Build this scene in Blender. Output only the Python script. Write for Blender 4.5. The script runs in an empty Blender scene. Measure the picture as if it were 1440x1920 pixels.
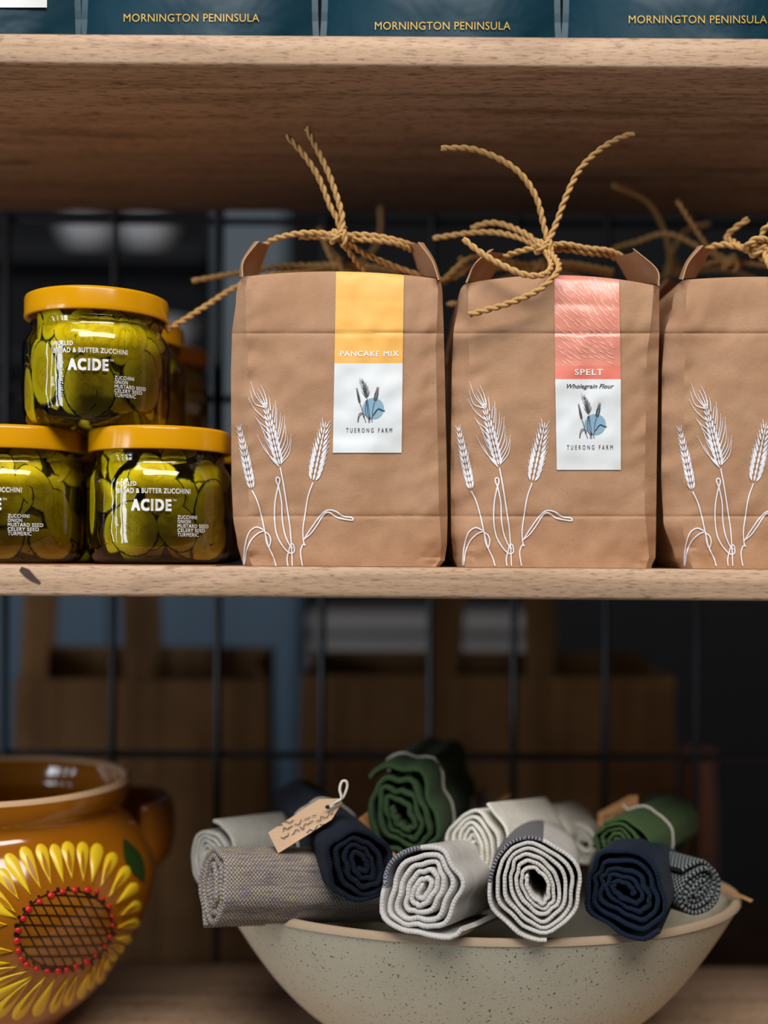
import bpy, math, random
from mathutils import Vector, Matrix, noise
from math import pi, sin, cos, radians, sqrt

C = bpy.context.scene
col = C.collection

# ------------------------------------------------------------------ camera, light, exposure
F = 2250.0                    # focal length in pixels of the 1440 x 1920 frame
ROLL = radians(-0.38)
cam_d = bpy.data.cameras.new('camera')
cam = bpy.data.objects.new('camera', cam_d)
col.objects.link(cam)
cam.rotation_euler = (pi/2, ROLL, 0)
cam_d.sensor_fit = 'HORIZONTAL'
cam_d.sensor_width = 36.0
cam_d.lens = F/1440*36
cam_d.shift_y = 90/1440
cam_d.clip_start = 0.01
cam_d.dof.use_dof = True
cam_d.dof.focus_distance = 0.768
cam_d.dof.aperture_fstop = 2.4
C.camera = cam

vs = C.view_settings
vs.view_transform = 'Standard'; vs.look = 'None'; vs.gamma = 1.0; vs.use_curve_mapping = False
vs.exposure = 0.0
try:
    C.cycles.transparent_max_bounces = 32
    C.cycles.max_bounces = 8
except Exception:
    pass

world = bpy.data.worlds.new('world')
C.world = world
world.use_nodes = True
world.node_tree.nodes['Background'].inputs[0].default_value = (0.80, 0.88, 1.0, 1)
world.node_tree.nodes['Background'].inputs[1].default_value = 0.034


def area(name, loc, target, sx, sy, power, color):
    l = bpy.data.lights.new(name, 'AREA')
    l.shape = 'RECTANGLE'; l.size = sx; l.size_y = sy; l.energy = power; l.color = color
    o = bpy.data.objects.new(name, l); col.objects.link(o)
    o.location = loc
    o.rotation_euler = (Vector(target)-Vector(loc)).to_track_quat('-Z', 'Y').to_euler()
    return o

# tall panes of the shop window, left of and behind the camera; then the wide bright shop front behind
for i, (a, w, p) in enumerate([(-67.0, 0.07, 4), (-58.0, 0.05, 3), (-49.0, 0.10, 6), (-42.5, 0.22, 13)]):
    r = 2.3
    area('window_pane_light', (-0.2+r*sin(radians(a)), 0.8-r*cos(radians(a)), 0.15), (-0.2, 0.8, 0.0), w, 1.5, p, (0.84, 0.92, 1.0))
area('shop_front_light', (0.25, -0.95, 1.9), (0, 0.8, -0.05), 2.2, 0.8, 70, (1.0, 0.96, 0.91))
area('ceiling_light', (-0.7, -0.5, 2.1), (0, 0.8, 0), 1.2, 0.4, 10, (0.92, 0.96, 1.0))


# ------------------------------------------------------------------ helpers
CR, SR = cos(ROLL), sin(ROLL)


def P(px, py, y):
    """pixel of the photograph -> the point at depth y"""
    xc = (px-720)/F; zc = (1050-py)/F
    return Vector((y*(xc*CR+zc*SR), y, y*(-xc*SR+zc*CR)))


def pix(v):
    X, Y, Z = v
    a, b = X/Y, Z/Y
    return (720+F*(a*CR-b*SR), 1050-F*(a*SR+b*CR))


def lin(c):
    c /= 255.0
    return c/12.92 if c <= 0.04045 else ((c+0.055)/1.055)**2.4


def S(r, g, b):
    return (lin(r), lin(g), lin(b), 1.0)


class MB:
    def __init__(s):
        s.v = []; s.f = []; s.m = []; s.uv = {}

    def add(s, v, uv=None):
        s.v.append(Vector(v))
        if uv is not None: s.uv[len(s.v)-1] = uv
        return len(s.v)-1

    def face(s, *i, m=0):
        s.f.append(tuple(i)); s.m.append(m)

    def grid(s, rows, m=0, close_u=False, close_v=False, uvs=None):
        """rows: list of lists of points"""
        n = len(rows[0]); ids = []
        for j, r in enumerate(rows):
            ids.append([s.add(p, uvs[j][i] if uvs else None) for i, p in enumerate(r)])
        R = len(rows)
        for j in range(R if close_v else R-1):
            for i in range(n if close_u else n-1):
                a, b = ids[j], ids[(j+1) % R]
                s.face(a[i], a[(i+1) % n], b[(i+1) % n], b[i], m=m)
        return ids

    def box(s, lo, hi, m=0):
        (x0, y0, z0), (x1, y1, z1) = lo, hi
        b = [s.add(p) for p in ((x0,y0,z0),(x1,y0,z0),(x1,y1,z0),(x0,y1,z0),(x0,y0,z1),(x1,y0,z1),(x1,y1,z1),(x0,y1,z1))]
        for q in ((0,3,2,1),(4,5,6,7),(0,1,5,4),(1,2,6,5),(2,3,7,6),(3,0,4,7)):
            s.face(*[b[k] for k in q], m=m)

    def rbox(s, lo, hi, c, m=0):
        """box with chamfered edges (rounded bar running along x)"""
        (x0, y0, z0), (x1, y1, z1) = lo, hi
        prof = [(y0+c, z0), (y1-c, z0), (y1, z0+c), (y1, z1-c), (y1-c, z1), (y0+c, z1), (y0+c*.3, z1-c*.3), (y0, z1-c), (y0, z0+c), (y0+c*.3, z0+c*.3)]
        ids = []
        for x in (x0, x1):
            ids.append([s.add((x, y, z)) for y, z in prof])
        n = len(prof)
        for i in range(n):
            s.face(ids[0][i], ids[0][(i+1) % n], ids[1][(i+1) % n], ids[1][i], m=m)
        s.face(*ids[0][::-1], m=m); s.face(*ids[1], m=m)

    def tube(s, path, r, n=6, m=0, close=False):
        """tube along a list of points; r a number or a list"""
        path = [Vector(p) for p in path]
        N = len(path)
        T = []
        for i in range(N):
            if close: d = path[(i+1) % N]-path[i-1]
            else: d = path[min(i+1, N-1)]-path[max(i-1, 0)]
            T.append(d.normalized() if d.length > 1e-9 else Vector((0, 0, 1)))
        up = Vector((0, 0, 1)) if abs(T[0].z) < .9 else Vector((1, 0, 0))
        nv = (up-T[0]*up.dot(T[0])).normalized()
        rows = []
        for i in range(N):
            nv = (nv-T[i]*nv.dot(T[i])).normalized()
            bv = T[i].cross(nv)
            rr = r[i] if isinstance(r, (list, tuple)) else r
            rows.append([path[i]+(nv*cos(2*pi*k/n)+bv*sin(2*pi*k/n))*rr for k in range(n)])
        ids = s.grid(rows, m=m, close_u=True, close_v=close)
        if not close:
            s.face(*ids[0][::-1], m=m); s.face(*ids[-1], m=m)

    def lathe(s, prof, c, n=48, m=0, sx=1.0, sy=1.0, uv=False, seal=True):
        rows = []
        for r, z in prof:
            rows.append([Vector((c[0]+r*sx*cos(2*pi*k/n), c[1]+r*sy*sin(2*pi*k/n), c[2]+z)) for k in range(n)])
        ids = s.grid(rows, m=m, close_u=True)
        if seal:
            s.face(*ids[0][::-1], m=m); s.face(*ids[-1], m=m)
        return ids


def origin(o):
    v = Vector(o.location)
    while o.parent:
        o = o.parent; v += Vector(o.location)
    return v


def build(name, mb, mats, parent=None, smooth=True, angle=40, loc=None, label=None):
    if not isinstance(mats, (list, tuple)): mats = [mats]
    off = origin(parent) if parent else Vector(loc or (0, 0, 0))
    me = bpy.data.meshes.new(name)
    me.from_pydata([tuple(v-off) for v in mb.v], [], mb.f)
    for mt in mats: me.materials.append(mt)
    me.polygons.foreach_set('material_index', mb.m)
    if mb.uv:
        ul = me.uv_layers.new(name='UVMap')
        for li, lp in enumerate(me.loops):
            ul.data[li].uv = mb.uv.get(lp.vertex_index, (0, 0))
    if smooth:
        me.polygons.foreach_set('use_smooth', [True]*len(me.polygons))
        if angle: me.set_sharp_from_angle(angle=radians(angle))
    me.update()
    o = bpy.data.objects.new(name, me); col.objects.link(o)
    if parent: o.parent = parent
    elif loc: o.location = loc
    if label: o['label'] = label
    return o


def thing(name, label, cat, loc, group=None):
    o = bpy.data.objects.new(name, None); col.objects.link(o)
    o.empty_display_size = 0.02
    o.location = loc
    o['label'] = label; o['category'] = cat
    if group: o['group'] = group
    return o


def copy_tree(o, parent=None):
    c = o.copy(); col.objects.link(c)
    if parent: c.parent = parent
    for ch in list(o.children): copy_tree(ch, c)
    return c


def catmull(pts, per=8):
    pts = [Vector(p) for p in pts]
    if len(pts) < 3:
        return [pts[0].lerp(pts[-1], k/per) for k in range(per+1)]
    q = [pts[0]*2-pts[1]]+pts+[pts[-1]*2-pts[-2]]
    out = []
    for i in range(1, len(q)-2):
        p0, p1, p2, p3 = q[i-1], q[i], q[i+1], q[i+2]
        for k in range(per):
            t = k/per
            out.append(0.5*((2*p1)+(p2-p0)*t+(2*p0-5*p1+4*p2-p3)*t*t+(3*p1-p0-3*p2+p3)*t**3))
    out.append(q[-2].copy())
    return out


def resample(path, step):
    out = [path[0]]; acc = 0
    for a, b in zip(path, path[1:]):
        L = (b-a).length
        if L < 1e-9: continue
        d = step-acc
        while d <= L:
            out.append(a.lerp(b, d/L)); d += step
        acc = (acc+L) % step
    out.append(path[-1])
    return out


# ------------------------------------------------------------------ materials
class NT:
    def __init__(s, name):
        s.mat = bpy.data.materials.new(name); s.mat.use_nodes = True
        s.t = s.mat.node_tree; s.t.nodes.clear()
        s.out = s.t.nodes.new('ShaderNodeOutputMaterial')

    def n(s, typ, **kw):
        nd = s.t.nodes.new('ShaderNode'+typ)
        for k, v in kw.items():
            if k.startswith('_'): setattr(nd, k[1:], v)
            else: s.set(nd.inputs[k.replace('__', ' ')] if not k.startswith('i') or not k[1:].isdigit() else nd.inputs[int(k[1:])], v)
        return nd

    def set(s, sock, v):
        if isinstance(v, bpy.types.NodeSocket): s.t.links.new(v, sock)
        elif isinstance(v, bpy.types.Node): s.t.links.new(v.outputs[0], sock)
        else: sock.default_value = v

    def math(s, op, a, b=0.0):
        return s.n('Math', _operation=op, i0=a, i1=b).outputs[0]

    def mix(s, fac, a, b, blend='MIX'):
        nd = s.t.nodes.new('ShaderNodeMix'); nd.data_type = 'RGBA'; nd.blend_type = blend
        s.set(nd.inputs[0], fac); s.set(nd.inputs[6], a); s.set(nd.inputs[7], b)
        return nd.outputs[2]

    def ramp(s, fac, stops, interp='LINEAR'):
        nd = s.t.nodes.new('ShaderNodeValToRGB'); cr = nd.color_ramp; cr.interpolation = interp
        while len(cr.elements) < len(stops): cr.elements.new(0.5)
        for e, (p, c) in zip(cr.elements, stops):
            e.position = p; e.color = c if len(c) == 4 else (*c, 1)
        s.set(nd.inputs[0], fac)
        return nd.outputs[0]

    def coord(s, kind='Object', scale=(1, 1, 1)):
        tc = s.t.nodes.new('ShaderNodeTexCoord')
        mp = s.t.nodes.new('ShaderNodeMapping'); mp.inputs['Scale'].default_value = scale
        s.t.links.new(tc.outputs[kind], mp.inputs['Vector'])
        return mp.outputs[0]

    def noise(s, vec, scale, detail=3.0, rough=0.5, dist=0.0):
        nd = s.t.nodes.new('ShaderNodeTexNoise')
        s.set(nd.inputs['Vector'], vec); nd.inputs['Scale'].default_value = scale
        nd.inputs['Detail'].default_value = detail; nd.inputs['Roughness'].default_value = rough
        nd.inputs['Distortion'].default_value = dist
        return nd.outputs[0]

    def bump(s, h, strength=0.3, dist=0.001):
        return s.n('Bump', Height=h, Strength=strength, Distance=dist).outputs[0]

    def pbr(s, color, rough=0.6, normal=None, spec=0.5, **kw):
        b = s.t.nodes.new('ShaderNodeBsdfPrincipled')
        s.set(b.inputs['Base Color'], color); s.set(b.inputs['Roughness'], rough)
        s.set(b.inputs['Specular IOR Level'], spec)
        if normal is not None: s.set(b.inputs['Normal'], normal)
        for k, v in kw.items(): s.set(b.inputs[k.replace('_', ' ')], v)
        s.t.links.new(b.outputs[0], s.out.inputs[0])
        return s.mat


def plain(name, c, rough=0.6, spec=0.5, **kw):
    t = NT(name); return t.pbr(c, rough, spec=spec, **kw)


def mat_wood(name, cols, seed=0.0, rough=0.6):
    t = NT(name)
    v = t.coord('Object', (1.5, 26, 30))
    a = t.noise(v, 3.0, 5, .6, .6)
    v2 = t.coord('Object', (34, 150, 380))
    b = t.noise(v2, 3.0, 3, .6, .2)
    v3 = t.coord('Object', (2.2, 14, 12))
    c3 = t.noise(v3, 2.2, 3, .5, .8)
    base = t.ramp(a, [(0.25, cols[0]), (0.5, cols[1]), (0.75, cols[2])])
    dash = t.ramp(b, [(0.34, (0.30, .22, .17, 1)), (0.47, (1, 1, 1, 1))])
    base = t.mix(0.75, base, dash, 'MULTIPLY')
    blot = t.ramp(c3, [(0.28, (.30, .25, .21, 1)), (0.42, (1, 1, 1, 1))])
    base = t.mix(0.7, base, blot, 'MULTIPLY')
    return t.pbr(base, rough, t.bump(b, .25, .0006), spec=.35)


M = {}
M['wood'] = mat_wood('mango_wood', [S(150, 122, 96), S(196, 162, 132), S(214, 180, 152)])
M['wood_dark'] = mat_wood('dark_wood', [S(120, 84, 60), S(142, 104, 76), S(160, 122, 92)])


def mat_kraft(name, c, dark, rough=.72):
    t = NT(name)
    v = t.coord('Object')
    a = t.noise(v, 28, 4, .6)
    f = t.noise(t.coord('Object', (1, 1, 3)), 420, 2, .6)
    sp = t.noise(v, 620, 1, .5)
    base = t.mix(t.ramp(a, [(.35, (0, 0, 0, 1)), (.7, (1, 1, 1, 1))]), c, dark)
    base = t.mix(t.ramp(f, [(.3, (.35,)*3), (.6, (0, 0, 0))]), base, dark)
    base = t.mix(t.ramp(sp, [(.20, (.45,)*3), (.25, (0, 0, 0))]), base, S(110, 76, 50))
    h = t.math('ADD', t.noise(v, 42, 4, .55), t.math('MULTIPLY', f, .12))
    return t.pbr(base, rough, t.bump(h, .35, .003), spec=.3)


M['kraft'] = mat_kraft('kraft_paper', S(184, 144, 112), S(170, 128, 95))
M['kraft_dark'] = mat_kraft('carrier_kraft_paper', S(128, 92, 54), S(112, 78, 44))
M['kraft_sheet'] = mat_kraft('kraft_sheet_paper', S(176, 124, 92), S(150, 104, 76))


def mat_twine(name, c1, c2):
    t = NT(name)
    f = t.noise(t.coord('Object'), 900, 3, .6)
    return t.pbr(t.mix(f, c1, c2), .75, t.bump(f, .5, .0005), spec=.25)


M['twine'] = mat_twine('paper_twine', S(216, 174, 114), S(178, 134, 78))
M['string'] = mat_twine('cotton_string', S(222, 214, 200), S(190, 182, 168))


def mat_glass():
    t = NT('clear_jar_glass')
    tr = t.n('BsdfTransparent', Color=(.95, .97, .93, 1))
    gl = t.n('BsdfGlossy', Color=(1, 1, 1, 1), Roughness=.025)
    v = t.noise(t.coord('Object'), 60, 2, .5)
    s_ = t.bump(v, .22, .002)
    t.set(gl.inputs['Normal'], s_)
    fr = t.n('Fresnel', IOR=1.5)
    t.set(fr.inputs['Normal'], s_)
    mx = t.n('MixShader', i0=t.math('MULTIPLY', fr.outputs[0], 1.25), i1=tr, i2=gl)
    t.t.links.new(mx.outputs[0], t.out.inputs[0])
    return t.mat


def mat_brine():
    t = NT('turmeric_brine')
    tr = t.n('BsdfTransparent', Color=(.97, .91, .42, 1))
    t.t.links.new(tr.outputs[0], t.out.inputs[0])
    return t.mat


M['glass'] = mat_glass(); M['brine'] = mat_brine()
M['lid'] = plain('yellow_lid_enamel', S(218, 152, 4), .17, .5)
M['lid_in'] = plain('lid_liner', S(190, 140, 40), .5)


def mat_flesh():
    t = NT('zucchini_flesh')
    uv = t.coord('UV')
    ln = t.n('VectorMath', _operation='LENGTH', i0=uv).outputs['Value']
    nz = t.noise(t.coord('UV', (1, 1, 1)), 4.5, 3, .6)
    ln2 = t.math('ADD', ln, t.math('MULTIPLY', t.math('SUBTRACT', nz, .5), .18))
    base = t.ramp(ln2, [(0.0, S(214, 196, 20)), (.30, S(222, 204, 26)), (.44, S(206, 188, 16)), (.58, S(226, 210, 30)), (.84, S(236, 222, 60)), (.915, S(222, 212, 60)), (.955, S(64, 66, 12))])
    seeds = t.ramp(t.noise(uv, 9, 2, .6), [(.52, (0, 0, 0)), (.62, (1, 1, 1))])
    inner = t.ramp(ln, [(.32, (1, 1, 1)), (.46, (0, 0, 0))])
    base = t.mix(t.math('MULTIPLY', t.math('MULTIPLY', seeds, inner), .55), base, S(150, 132, 8))
    return t.pbr(base, .35, t.bump(nz, .3, .001), spec=.4)


M['flesh'] = mat_flesh()
M['skin'] = plain('zucchini_skin', S(54, 58, 12), .4)
M['mustard'] = plain('mustard_seed', S(214, 158, 30), .4)
M['print_white'] = plain('white_print', S(240, 240, 240), .55)
M['wheat_white'] = plain('white_ink', S(238, 238, 244), .6)
M['ink'] = plain('dark_ink', S(48, 50, 58), .6)
M['black'] = plain('black_ink', S(30, 28, 30), .5)
M['lab_white'] = plain('label_white_paper', S(232, 236, 238), .5)
M['lab_yellow'] = plain('label_yellow', S(250, 188, 92), .5)
M['lab_coral_dark'] = plain('label_coral_band', S(232, 124, 104), .45)
M['lab_blue'] = plain('label_blue_dot', S(140, 178, 202), .55)


def mat_coral():
    t = NT('label_coral_strokes')
    return t.pbr(S(232, 148, 130), .30, t.bump(t.noise(t.coord('Object'), 90, 3, .5), .25, .002), spec=.6)


M['lab_coral'] = mat_coral()
M['lab_stroke'] = plain('label_light_stroke', S(246, 178, 150), .32, .6)


def mat_teal():
    t = NT('teal_foil_pouch')
    v = t.coord('Object')
    h = t.noise(v, 14, 3, .55, .6)
    return t.pbr(S(6, 52, 68), .5, t.bump(h, .3, .012), spec=.32)


M['teal'] = mat_teal()
M['seam'] = plain('seam_teal', S(16, 62, 78), .45)
M['gold'] = plain('gold_print', S(214, 176, 82), .45)


def mat_glaze():
    t = NT('amber_brown_glaze')
    v = t.coord('Object')
    a = t.noise(v, 9, 3, .5)
    base = t.ramp(a, [(.3, S(146, 84, 8)), (.7, S(170, 102, 14))])
    return t.pbr(base, .12, t.bump(t.noise(v, 22, 2, .5), .12, .003), spec=.5, Coat_Weight=.6, Coat_Roughness=.06)


M['glaze'] = mat_glaze()
M['clay'] = plain('unglazed_clay', S(196, 160, 124), .8, .2)
M['petal'] = plain('yellow_slip_paint', S(236, 196, 36), .25, .5)
M['petal_slit'] = plain('amber_slip_gap', S(176, 112, 16), .25, .5)
M['red'] = plain('red_slip_paint', S(206, 34, 30), .2, .5)
M['slip_black'] = plain('black_slip_paint', S(34, 24, 20), .25, .5)
M['slip_green'] = plain('green_slip_paint', S(40, 64, 24), .25, .5)


def mat_stone():
    t = NT('speckled_stoneware')
    v = t.coord('Object')
    a = t.noise(v, 8, 4, .55)
    base = t.ramp(a, [(.3, S(182, 174, 152)), (.7, S(196, 190, 170))])
    g = t.n('NewGeometry')
    s1 = t.noise(t.coord('Object', (1, 1, 1.25)), 520, 2, .5)
    s2 = t.noise(t.coord('Object', (1.3, 1, 1)), 270, 2, .6)
    base = t.mix(t.ramp(s1, [(.30, (1, 1, 1)), (.36, (0, 0, 0))]), base, S(96, 84, 66))
    base = t.mix(t.ramp(s2, [(.255, (1, 1, 1)), (.30, (0, 0, 0))]), base, S(66, 56, 46))
    return t.pbr(base, .55, t.bump(t.noise(v, 300, 3, .6), .15, .001), spec=.35)


M['stone'] = mat_stone()
M['stone_rim'] = plain('bare_stoneware_rim', S(164, 142, 118), .75, .25)


def mat_cloth(name, c1, c2, thread=.0011, contrast=.5, var=None, stripe=None, rough=.9):
    """plain weave in metre UVs (u round the roll, v along it)"""
    t = NT(name)
    uv = t.coord('UV', (1/thread, 1/thread, 1))
    ch = t.n('TexChecker', Vector=uv, Scale=1.0)
    fac = t.math('MULTIPLY', ch.outputs['Fac'], contrast)
    base = t.mix(fac, c1, c2)
    if var:
        n1 = t.noise(t.coord('UV', (30, 260, 1)), 2.0, 3, .6)
        n2 = t.noise(t.coord('UV', (300, 26, 1)), 2.0, 3, .6)
        base = t.mix(t.math('MULTIPLY', t.ramp(n1, [(.5, (0, 0, 0)), (.68, (1, 1, 1))]), fac), base, var[0])
        base = t.mix(t.math('MULTIPLY', t.ramp(n2, [(.46, (0, 0, 0)), (.64, (1, 1, 1))]), .65), base, var[1])
    if stripe:
        sep = t.n('SeparateXYZ', i0=t.coord('UV'))
        a = t.math('MULTIPLY', t.math('GREATER_THAN', sep.outputs[stripe[3]], stripe[0]), t.math('LESS_THAN', sep.outputs[stripe[3]], stripe[1]))
        base = t.mix(t.math('MULTIPLY', a, t.math('ADD', .55, t.math('MULTIPLY', ch.outputs['Fac'], .4))), base, stripe[2])
    fz = t.noise(t.coord('Object'), 120, 4, .6)
    base = t.mix(.35, base, t.ramp(fz, [(.3, (.6, .6, .6)), (.65, (1, 1, 1))]), 'MULTIPLY')
    u1 = t.coord('UV', (1/thread*pi, 1/thread*pi, 1))
    sp = t.n('SeparateXYZ', i0=u1)
    h = t.math('MULTIPLY', t.math('SINE', sp.outputs[0]), t.math('SINE', sp.outputs[1]))
    h = t.math('ADD', t.math('MULTIPLY', h, .25), fz)
    return t.pbr(base, rough, t.bump(h, .45, .0012), spec=.15, Sheen_Weight=.04)


M['c_white'] = mat_cloth('white_linen', S(226, 222, 210), S(210, 205, 190))
M['c_offwhite'] = mat_cloth('offwhite_linen', S(206, 201, 195), S(188, 182, 176), stripe=(.452, .492, S(58, 62, 84), 0))
M['c_check'] = mat_cloth('pale_linen_navy_check', S(206, 201, 194), S(186, 180, 172), stripe=(.655, .705, S(30, 34, 58), 0))
M['c_navy'] = mat_cloth('navy_linen', S(17, 25, 40), S(11, 17, 29))
M['c_blue'] = mat_cloth('dark_blue_linen', S(18, 32, 52), S(12, 21, 37))
M['c_green'] = mat_cloth('forest_green_linen', S(56, 78, 48), S(38, 56, 34))
M['c_moss'] = mat_cloth('moss_green_linen', S(66, 88, 50), S(50, 68, 38))
M['c_grey'] = mat_cloth('grey_linen', S(168, 166, 158), S(150, 148, 140))
M['c_weave'] = mat_cloth('multicolour_weave', S(112, 104, 112), S(182, 168, 142), .0013, .9, (S(196, 176, 78), S(92, 80, 112)))
M['c_tweed'] = mat_cloth('charcoal_tweed', S(30, 34, 38), S(140, 146, 146), .0017, .8)
M['c_cobalt'] = mat_cloth('cobalt_cloth', S(24, 30, 120), S(16, 20, 96))
M['c_sage'] = mat_cloth('sage_cloth', S(60, 92, 66), S(50, 78, 56))
M['tag'] = mat_kraft('tag_card', S(206, 170, 138), S(192, 156, 122))
M['tag_brown'] = mat_kraft('brown_tag_card', S(186, 136, 88), S(168, 120, 74))
M['wire'] = plain('black_wire', S(30, 32, 36), .45, .5)
M['wall_dark'] = plain('charcoal_wall', S(26, 27, 30), .8, .2)
M['panel_blue'] = plain('blue_grey_paint', S(74, 86, 94), .6, .3)
M['cup_blue'] = plain('slate_blue_paint', S(50, 68, 84), .6, .3)
M['panel_pale'] = plain('pale_grey_laminate', S(104, 102, 102), .5, .3)
M['white_ceramic'] = plain('white_ceramic', S(170, 170, 174), .35)
M['floor'] = plain('dark_concrete', S(70, 66, 62), .7, .3)
M['pinkclay'] = plain('pinkish_clay', S(214, 158, 138), .6, .3)

# ------------------------------------------------------------------ the setting behind the shelves
Z_FLOOR = -1.15
b = MB(); b.box((-3, -3.0, Z_FLOOR-.05), (3, 3.3, Z_FLOOR))
o = build('floor', b, M['floor'], smooth=False); o['kind'] = 'structure'; o['label'] = 'dark concrete shop floor'
b = MB(); b.box((-3, 3.2, Z_FLOOR), (3, 3.3, 2.0))
o = build('wall_back', b, M['wall_dark'], smooth=False); o['kind'] = 'structure'; o['label'] = 'dark charcoal wall far behind the shelving'
# blue-grey pillar
p0 = P(402, 900, 2.2); p1 = P(532, 900, 2.2)
b = MB(); b.box((p0.x, 2.2, Z_FLOOR), (p1.x, 2.36, 2.0))
o = build('trim_1', b, M['panel_blue'], smooth=False); o['kind'] = 'structure'; o['label'] = 'blurred blue-grey pillar behind the shelving'

# ------------------------------------------------------------------ shelving unit
Y0, Y1 = 0.74, 1.053
ZMID = -0.0045; ZUP = 0.3045; ZBOT = -0.355; TH = 0.0192
XL, XR = -0.75, 0.75
unit = thing('shelving_unit', 'wooden open shelving with thick pale brown boards and black wire grid back', 'shelving', (0, .9, ZBOT-TH))
for z0, z1 in ((ZUP, ZUP+TH), (ZMID-TH, ZMID), (ZBOT-.022, ZBOT)):
    b = MB(); b.rbox((XL, Y0, z0), (XR, Y1, z1), .0022)
    build('shelf_board', b, M['wood'], unit, angle=50)
for x in (XL-.02, XR):
    for y in (Y1-.03, Y0+.01):
        b = MB(); b.box((x, y, Z_FLOOR), (x+.02, y+.02, .8)); build('upright', b, M['wire'], unit, smooth=False)
# dark knot in the middle board's edge
b = MB()
kp = [P(38, 1066, Y0-.0004), P(50, 1074, Y0-.0005), P(62, 1085, Y0-.0005), P(75, 1094, Y0-.0004)]
kw = [.0012, .0022, .0016, .0006]
ids = []
for p, w in zip(kp, kw):
    ids.append((b.add(p+Vector((-w*.6, 0, -w))), b.add(p+Vector((w*.6, 0, w)))))
for a, c in zip(ids, ids[1:]): b.face(a[0], c[0], c[1], a[1])
build('wood_knot', b, plain('dark_knot', S(70, 52, 44), .7), unit, label='dark streak of a knot in the edge of the middle board')

YG = Y1+.008
b = MB()
b.tube([(XL, YG, -.6), (XR, YG, -.6), (XR, YG, .8), (XL, YG, .8)], .004, 8, close=True)
grid = build('wire_grid', b, M['wire'], unit, label='black wire grid panel closing the back')
xs = [P(px, 1050, YG).x for px in (10, 213, 410, 605, 808, 965, 1137, 1308)]
xs = [xs[0]-.19, xs[0]-.095]+xs+[xs[-1]+.085, xs[-1]+.17]
wire = MB(); wire.tube([(0, YG, -.6), (0, YG, .8)], .0034, 8)
w0 = None
for x in xs:
    if w0 is None:
        w0 = build('wire', wire, M['wire'], grid); ob = w0
    else:
        ob = w0.copy(); col.objects.link(ob)
    ob.location = (x, 0, 0)
hz = MB(); hz.tube([(XL, YG+.006, 0), (XR, YG+.006, 0)], .0034, 8)
w0 = None
z1418 = P(720, 1419, YG).z
for k in range(0, 6):
    if w0 is None:
        w0 = build('wire', hz, M['wire'], grid); ob = w0
    else:
        ob = w0.copy(); col.objects.link(ob)
    ob.location = (0, 0, z1418+k*.158)

# ------------------------------------------------------------------ text and ribbons
_tc = {}


def text2d(s, bold=0.0, spacing=1.0, shear=0.0):
    """filled outline of a word: points with x in 0..w, z in 0..1 (cap height), triangles"""
    k = (s, bold, spacing, shear)
    if k in _tc: return _tc[k]
    c = bpy.data.curves.new('txt', 'FONT'); c.body = s; c.size = 1
    c.space_character = spacing; c.shear = shear; c.resolution_u = 3; c.fill_mode = 'FRONT'
    ob = bpy.data.objects.new('txt', c)
    me = bpy.data.meshes.new_from_object(ob)
    V = [(v.co.x, v.co.y) for v in me.vertices]; Fc = [tuple(p.vertices) for p in me.polygons]
    bpy.data.objects.remove(ob); bpy.data.curves.remove(c); bpy.data.meshes.remove(me)
    x0 = min(v[0] for v in V); x1 = max(v[0] for v in V)
    cap = 0.729
    V = [((x-x0), z/cap) for x, z in V]
    if bold:
        n = len(V); V0, F0 = V, Fc; V, Fc = [], []
        for q, (dx, dz) in enumerate(((-1, -1), (1, -1), (-1, 1), (1, 1), (0, 0))):
            V += [(x+dx*bold, z+dz*bold*.8) for x, z in V0]; Fc += [tuple(i+q*n for i in f) for f in F0]
    _tc[k] = (V, Fc, x1-x0)
    return _tc[k]


def put_text(mb, s, mp, x0, x1, zbase, cap, m=0, rot=False, **kw):
    """word between x0 and x1 with baseline zbase (all in pixels, py downwards); mp maps pixels to the surface"""
    V, Fc, w = text2d(s, **kw)
    ids = []
    for x, z in V:
        if rot: q = (zbase-z*cap, x0+(x1-x0)*x/w)
        else: q = (x0+(x1-x0)*x/w, zbase-z*cap)
        ids.append(mb.add(mp(*q)))
    for f in Fc: mb.face(*[ids[i] for i in f], m=m)


def ribbon(mb, pts, w, mp, m=0, per=6, taper=False):
    q = catmull([Vector((x, y, 0)) for x, y in pts], per) if len(pts) > 2 else [Vector((*pts[0], 0)).lerp(Vector((*pts[1], 0)), k/4) for k in range(5)]
    N = len(q); prev = None
    for i in range(N):
        d = q[min(i+1, N-1)]-q[max(i-1, 0)]
        if d.length < 1e-9: d = Vector((1, 0, 0))
        n = Vector((-d.y, d.x, 0)).normalized()
        ww = w*(1-.75*i/(N-1)) if taper else w
        a = mb.add(mp(q[i].x+n.x*ww/2, q[i].y+n.y*ww/2)); c = mb.add(mp(q[i].x-n.x*ww/2, q[i].y-n.y*ww/2))
        if prev: mb.face(prev[0], a, c, prev[1], m=m)
        prev = (a, c)


def leafshape(mb, a, bb, w, mp, m=0, n=5):
    """pointed leaf from a to bb, filled"""
    a = Vector((*a, 0)); bb = Vector((*bb, 0)); d = bb-a
    nn = Vector((-d.y, d.x, 0)).normalized(); prev = None
    for i in range(n+1):
        t = i/n; ww = w*sin(pi*min(1, t*.9+.07))
        p = a+d*t
        c = (mb.add(mp(p.x+nn.x*ww/2, p.y+nn.y*ww/2)), mb.add(mp(p.x-nn.x*ww/2, p.y-nn.y*ww/2)))
        if prev: mb.face(prev[0], c[0], c[1], prev[1], m=m)
        prev = c


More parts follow.
